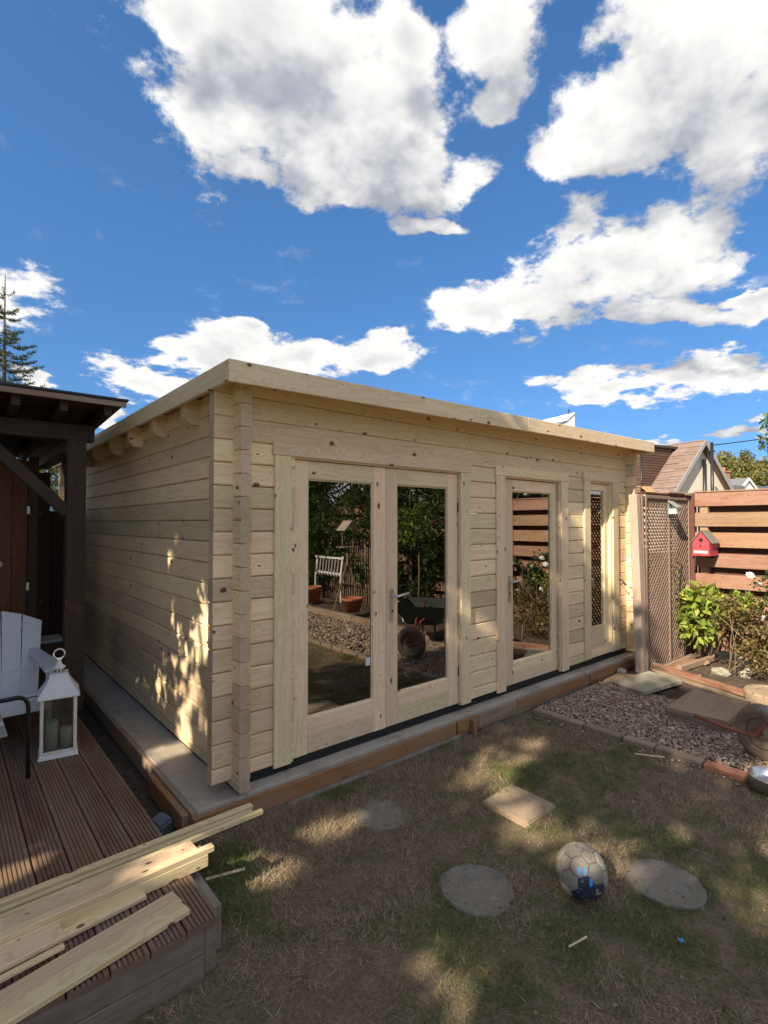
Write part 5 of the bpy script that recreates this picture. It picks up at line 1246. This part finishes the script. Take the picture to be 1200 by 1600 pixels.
p, d = clumps(900, (0,0,1.35), (0.32,0.32,0.42), 26, 0.11); link('crown', leafmesh('crown', [leafcloud(p, 0.07, BRIGHT+GREEN, out=d*0.5)]), st)['kind'] = 'stuff'
bt_ = thing('bird_table', 'wooden bird table with a pitched roof on splayed legs', 'bird table', (4.25, -4.75, 0.06))
for s in (-1, 1):
    beam('leg', bt_, (s*0.22, s*0.12, 0), (s*0.02, s*0.01, 0.85), 0.035, 0.035, 'old_board')
    beam('roof_panel', bt_, (0, 0, 1.62), (s*0.17, 0, 1.44), 0.26, 0.012, 'grey_timber', (s*0.7, 0, 0.7))
    beam('upright', bt_, (s*0.12, 0, 1.15), (s*0.12, 0, 1.47), 0.02, 0.02, 'old_board', (0,1,0))
beam('post', bt_, (0, 0, 0.8), (0, 0, 1.14), 0.045, 0.045, 'old_board', (0,1,0)); beam('tray', bt_, (-0.18, 0, 1.145), (0.18, 0, 1.145), 0.26, 0.015, 'old_board')
la = thing('white_ladder', 'short white wooden rack leaning among the pots', 'rack', (4.6, -5.9, 0.08))
for s in (-1, 1): beam('rail', la, (0, s*0.45, 0.55), (0.05, s*0.45, 0.90), 0.03, 0.04, 'white_paint', (0,1,0))
for k in range(9): beam('rung', la, (0.0, -0.42+0.105*k, 0.50), (0.05, -0.42+0.105*k, 0.88), 0.025, 0.015, 'white_paint', (0,1,0))
for z in (0.55, 0.86): beam('cross_rail', la, (0.03, -0.5, z), (0.03, 0.5, z), 0.025, 0.04, 'white_paint')
for s in (-1, 1): beam('leg', la, (0, s*0.45, 0), (0, s*0.45, 0.56), 0.035, 0.035, 'white_paint', (0,1,0))
ws_ = thing('white_stool', 'small white plastic stool beside the potted tree', 'stool', (4.2, -3.45, 0.06))
beam('seat', ws_, (-0.13, 0, 0.30), (0.13, 0, 0.30), 0.24, 0.03, 'white_paint', bev=0.01)
for sx in (-1, 1):
    for sy in (-1, 1): beam('leg', ws_, (sx*0.12, sy*0.11, 0), (sx*0.10, sy*0.09, 0.29), 0.03, 0.03, 'white_paint', (0,1,0))
pf = thing('paling_fence', 'rustic fence of thin upright palings behind the bird table', 'fence', (5.05, -5.0, 0.05))
for k in range(30): beam('paling', pf, (random.uniform(-.02,.02), 0.6-0.075*k, 0), (random.uniform(-.03,.03), 0.6-0.075*k+random.uniform(-.02,.02), random.uniform(1.1, 1.4)), 0.025, 0.02, 'old_board', (0,1,0), 0)
for z in (0.35, 0.95): beam('rail', pf, (0.03, 0.65, z), (0.03, -1.65, z), 0.03, 0.05, 'old_board')
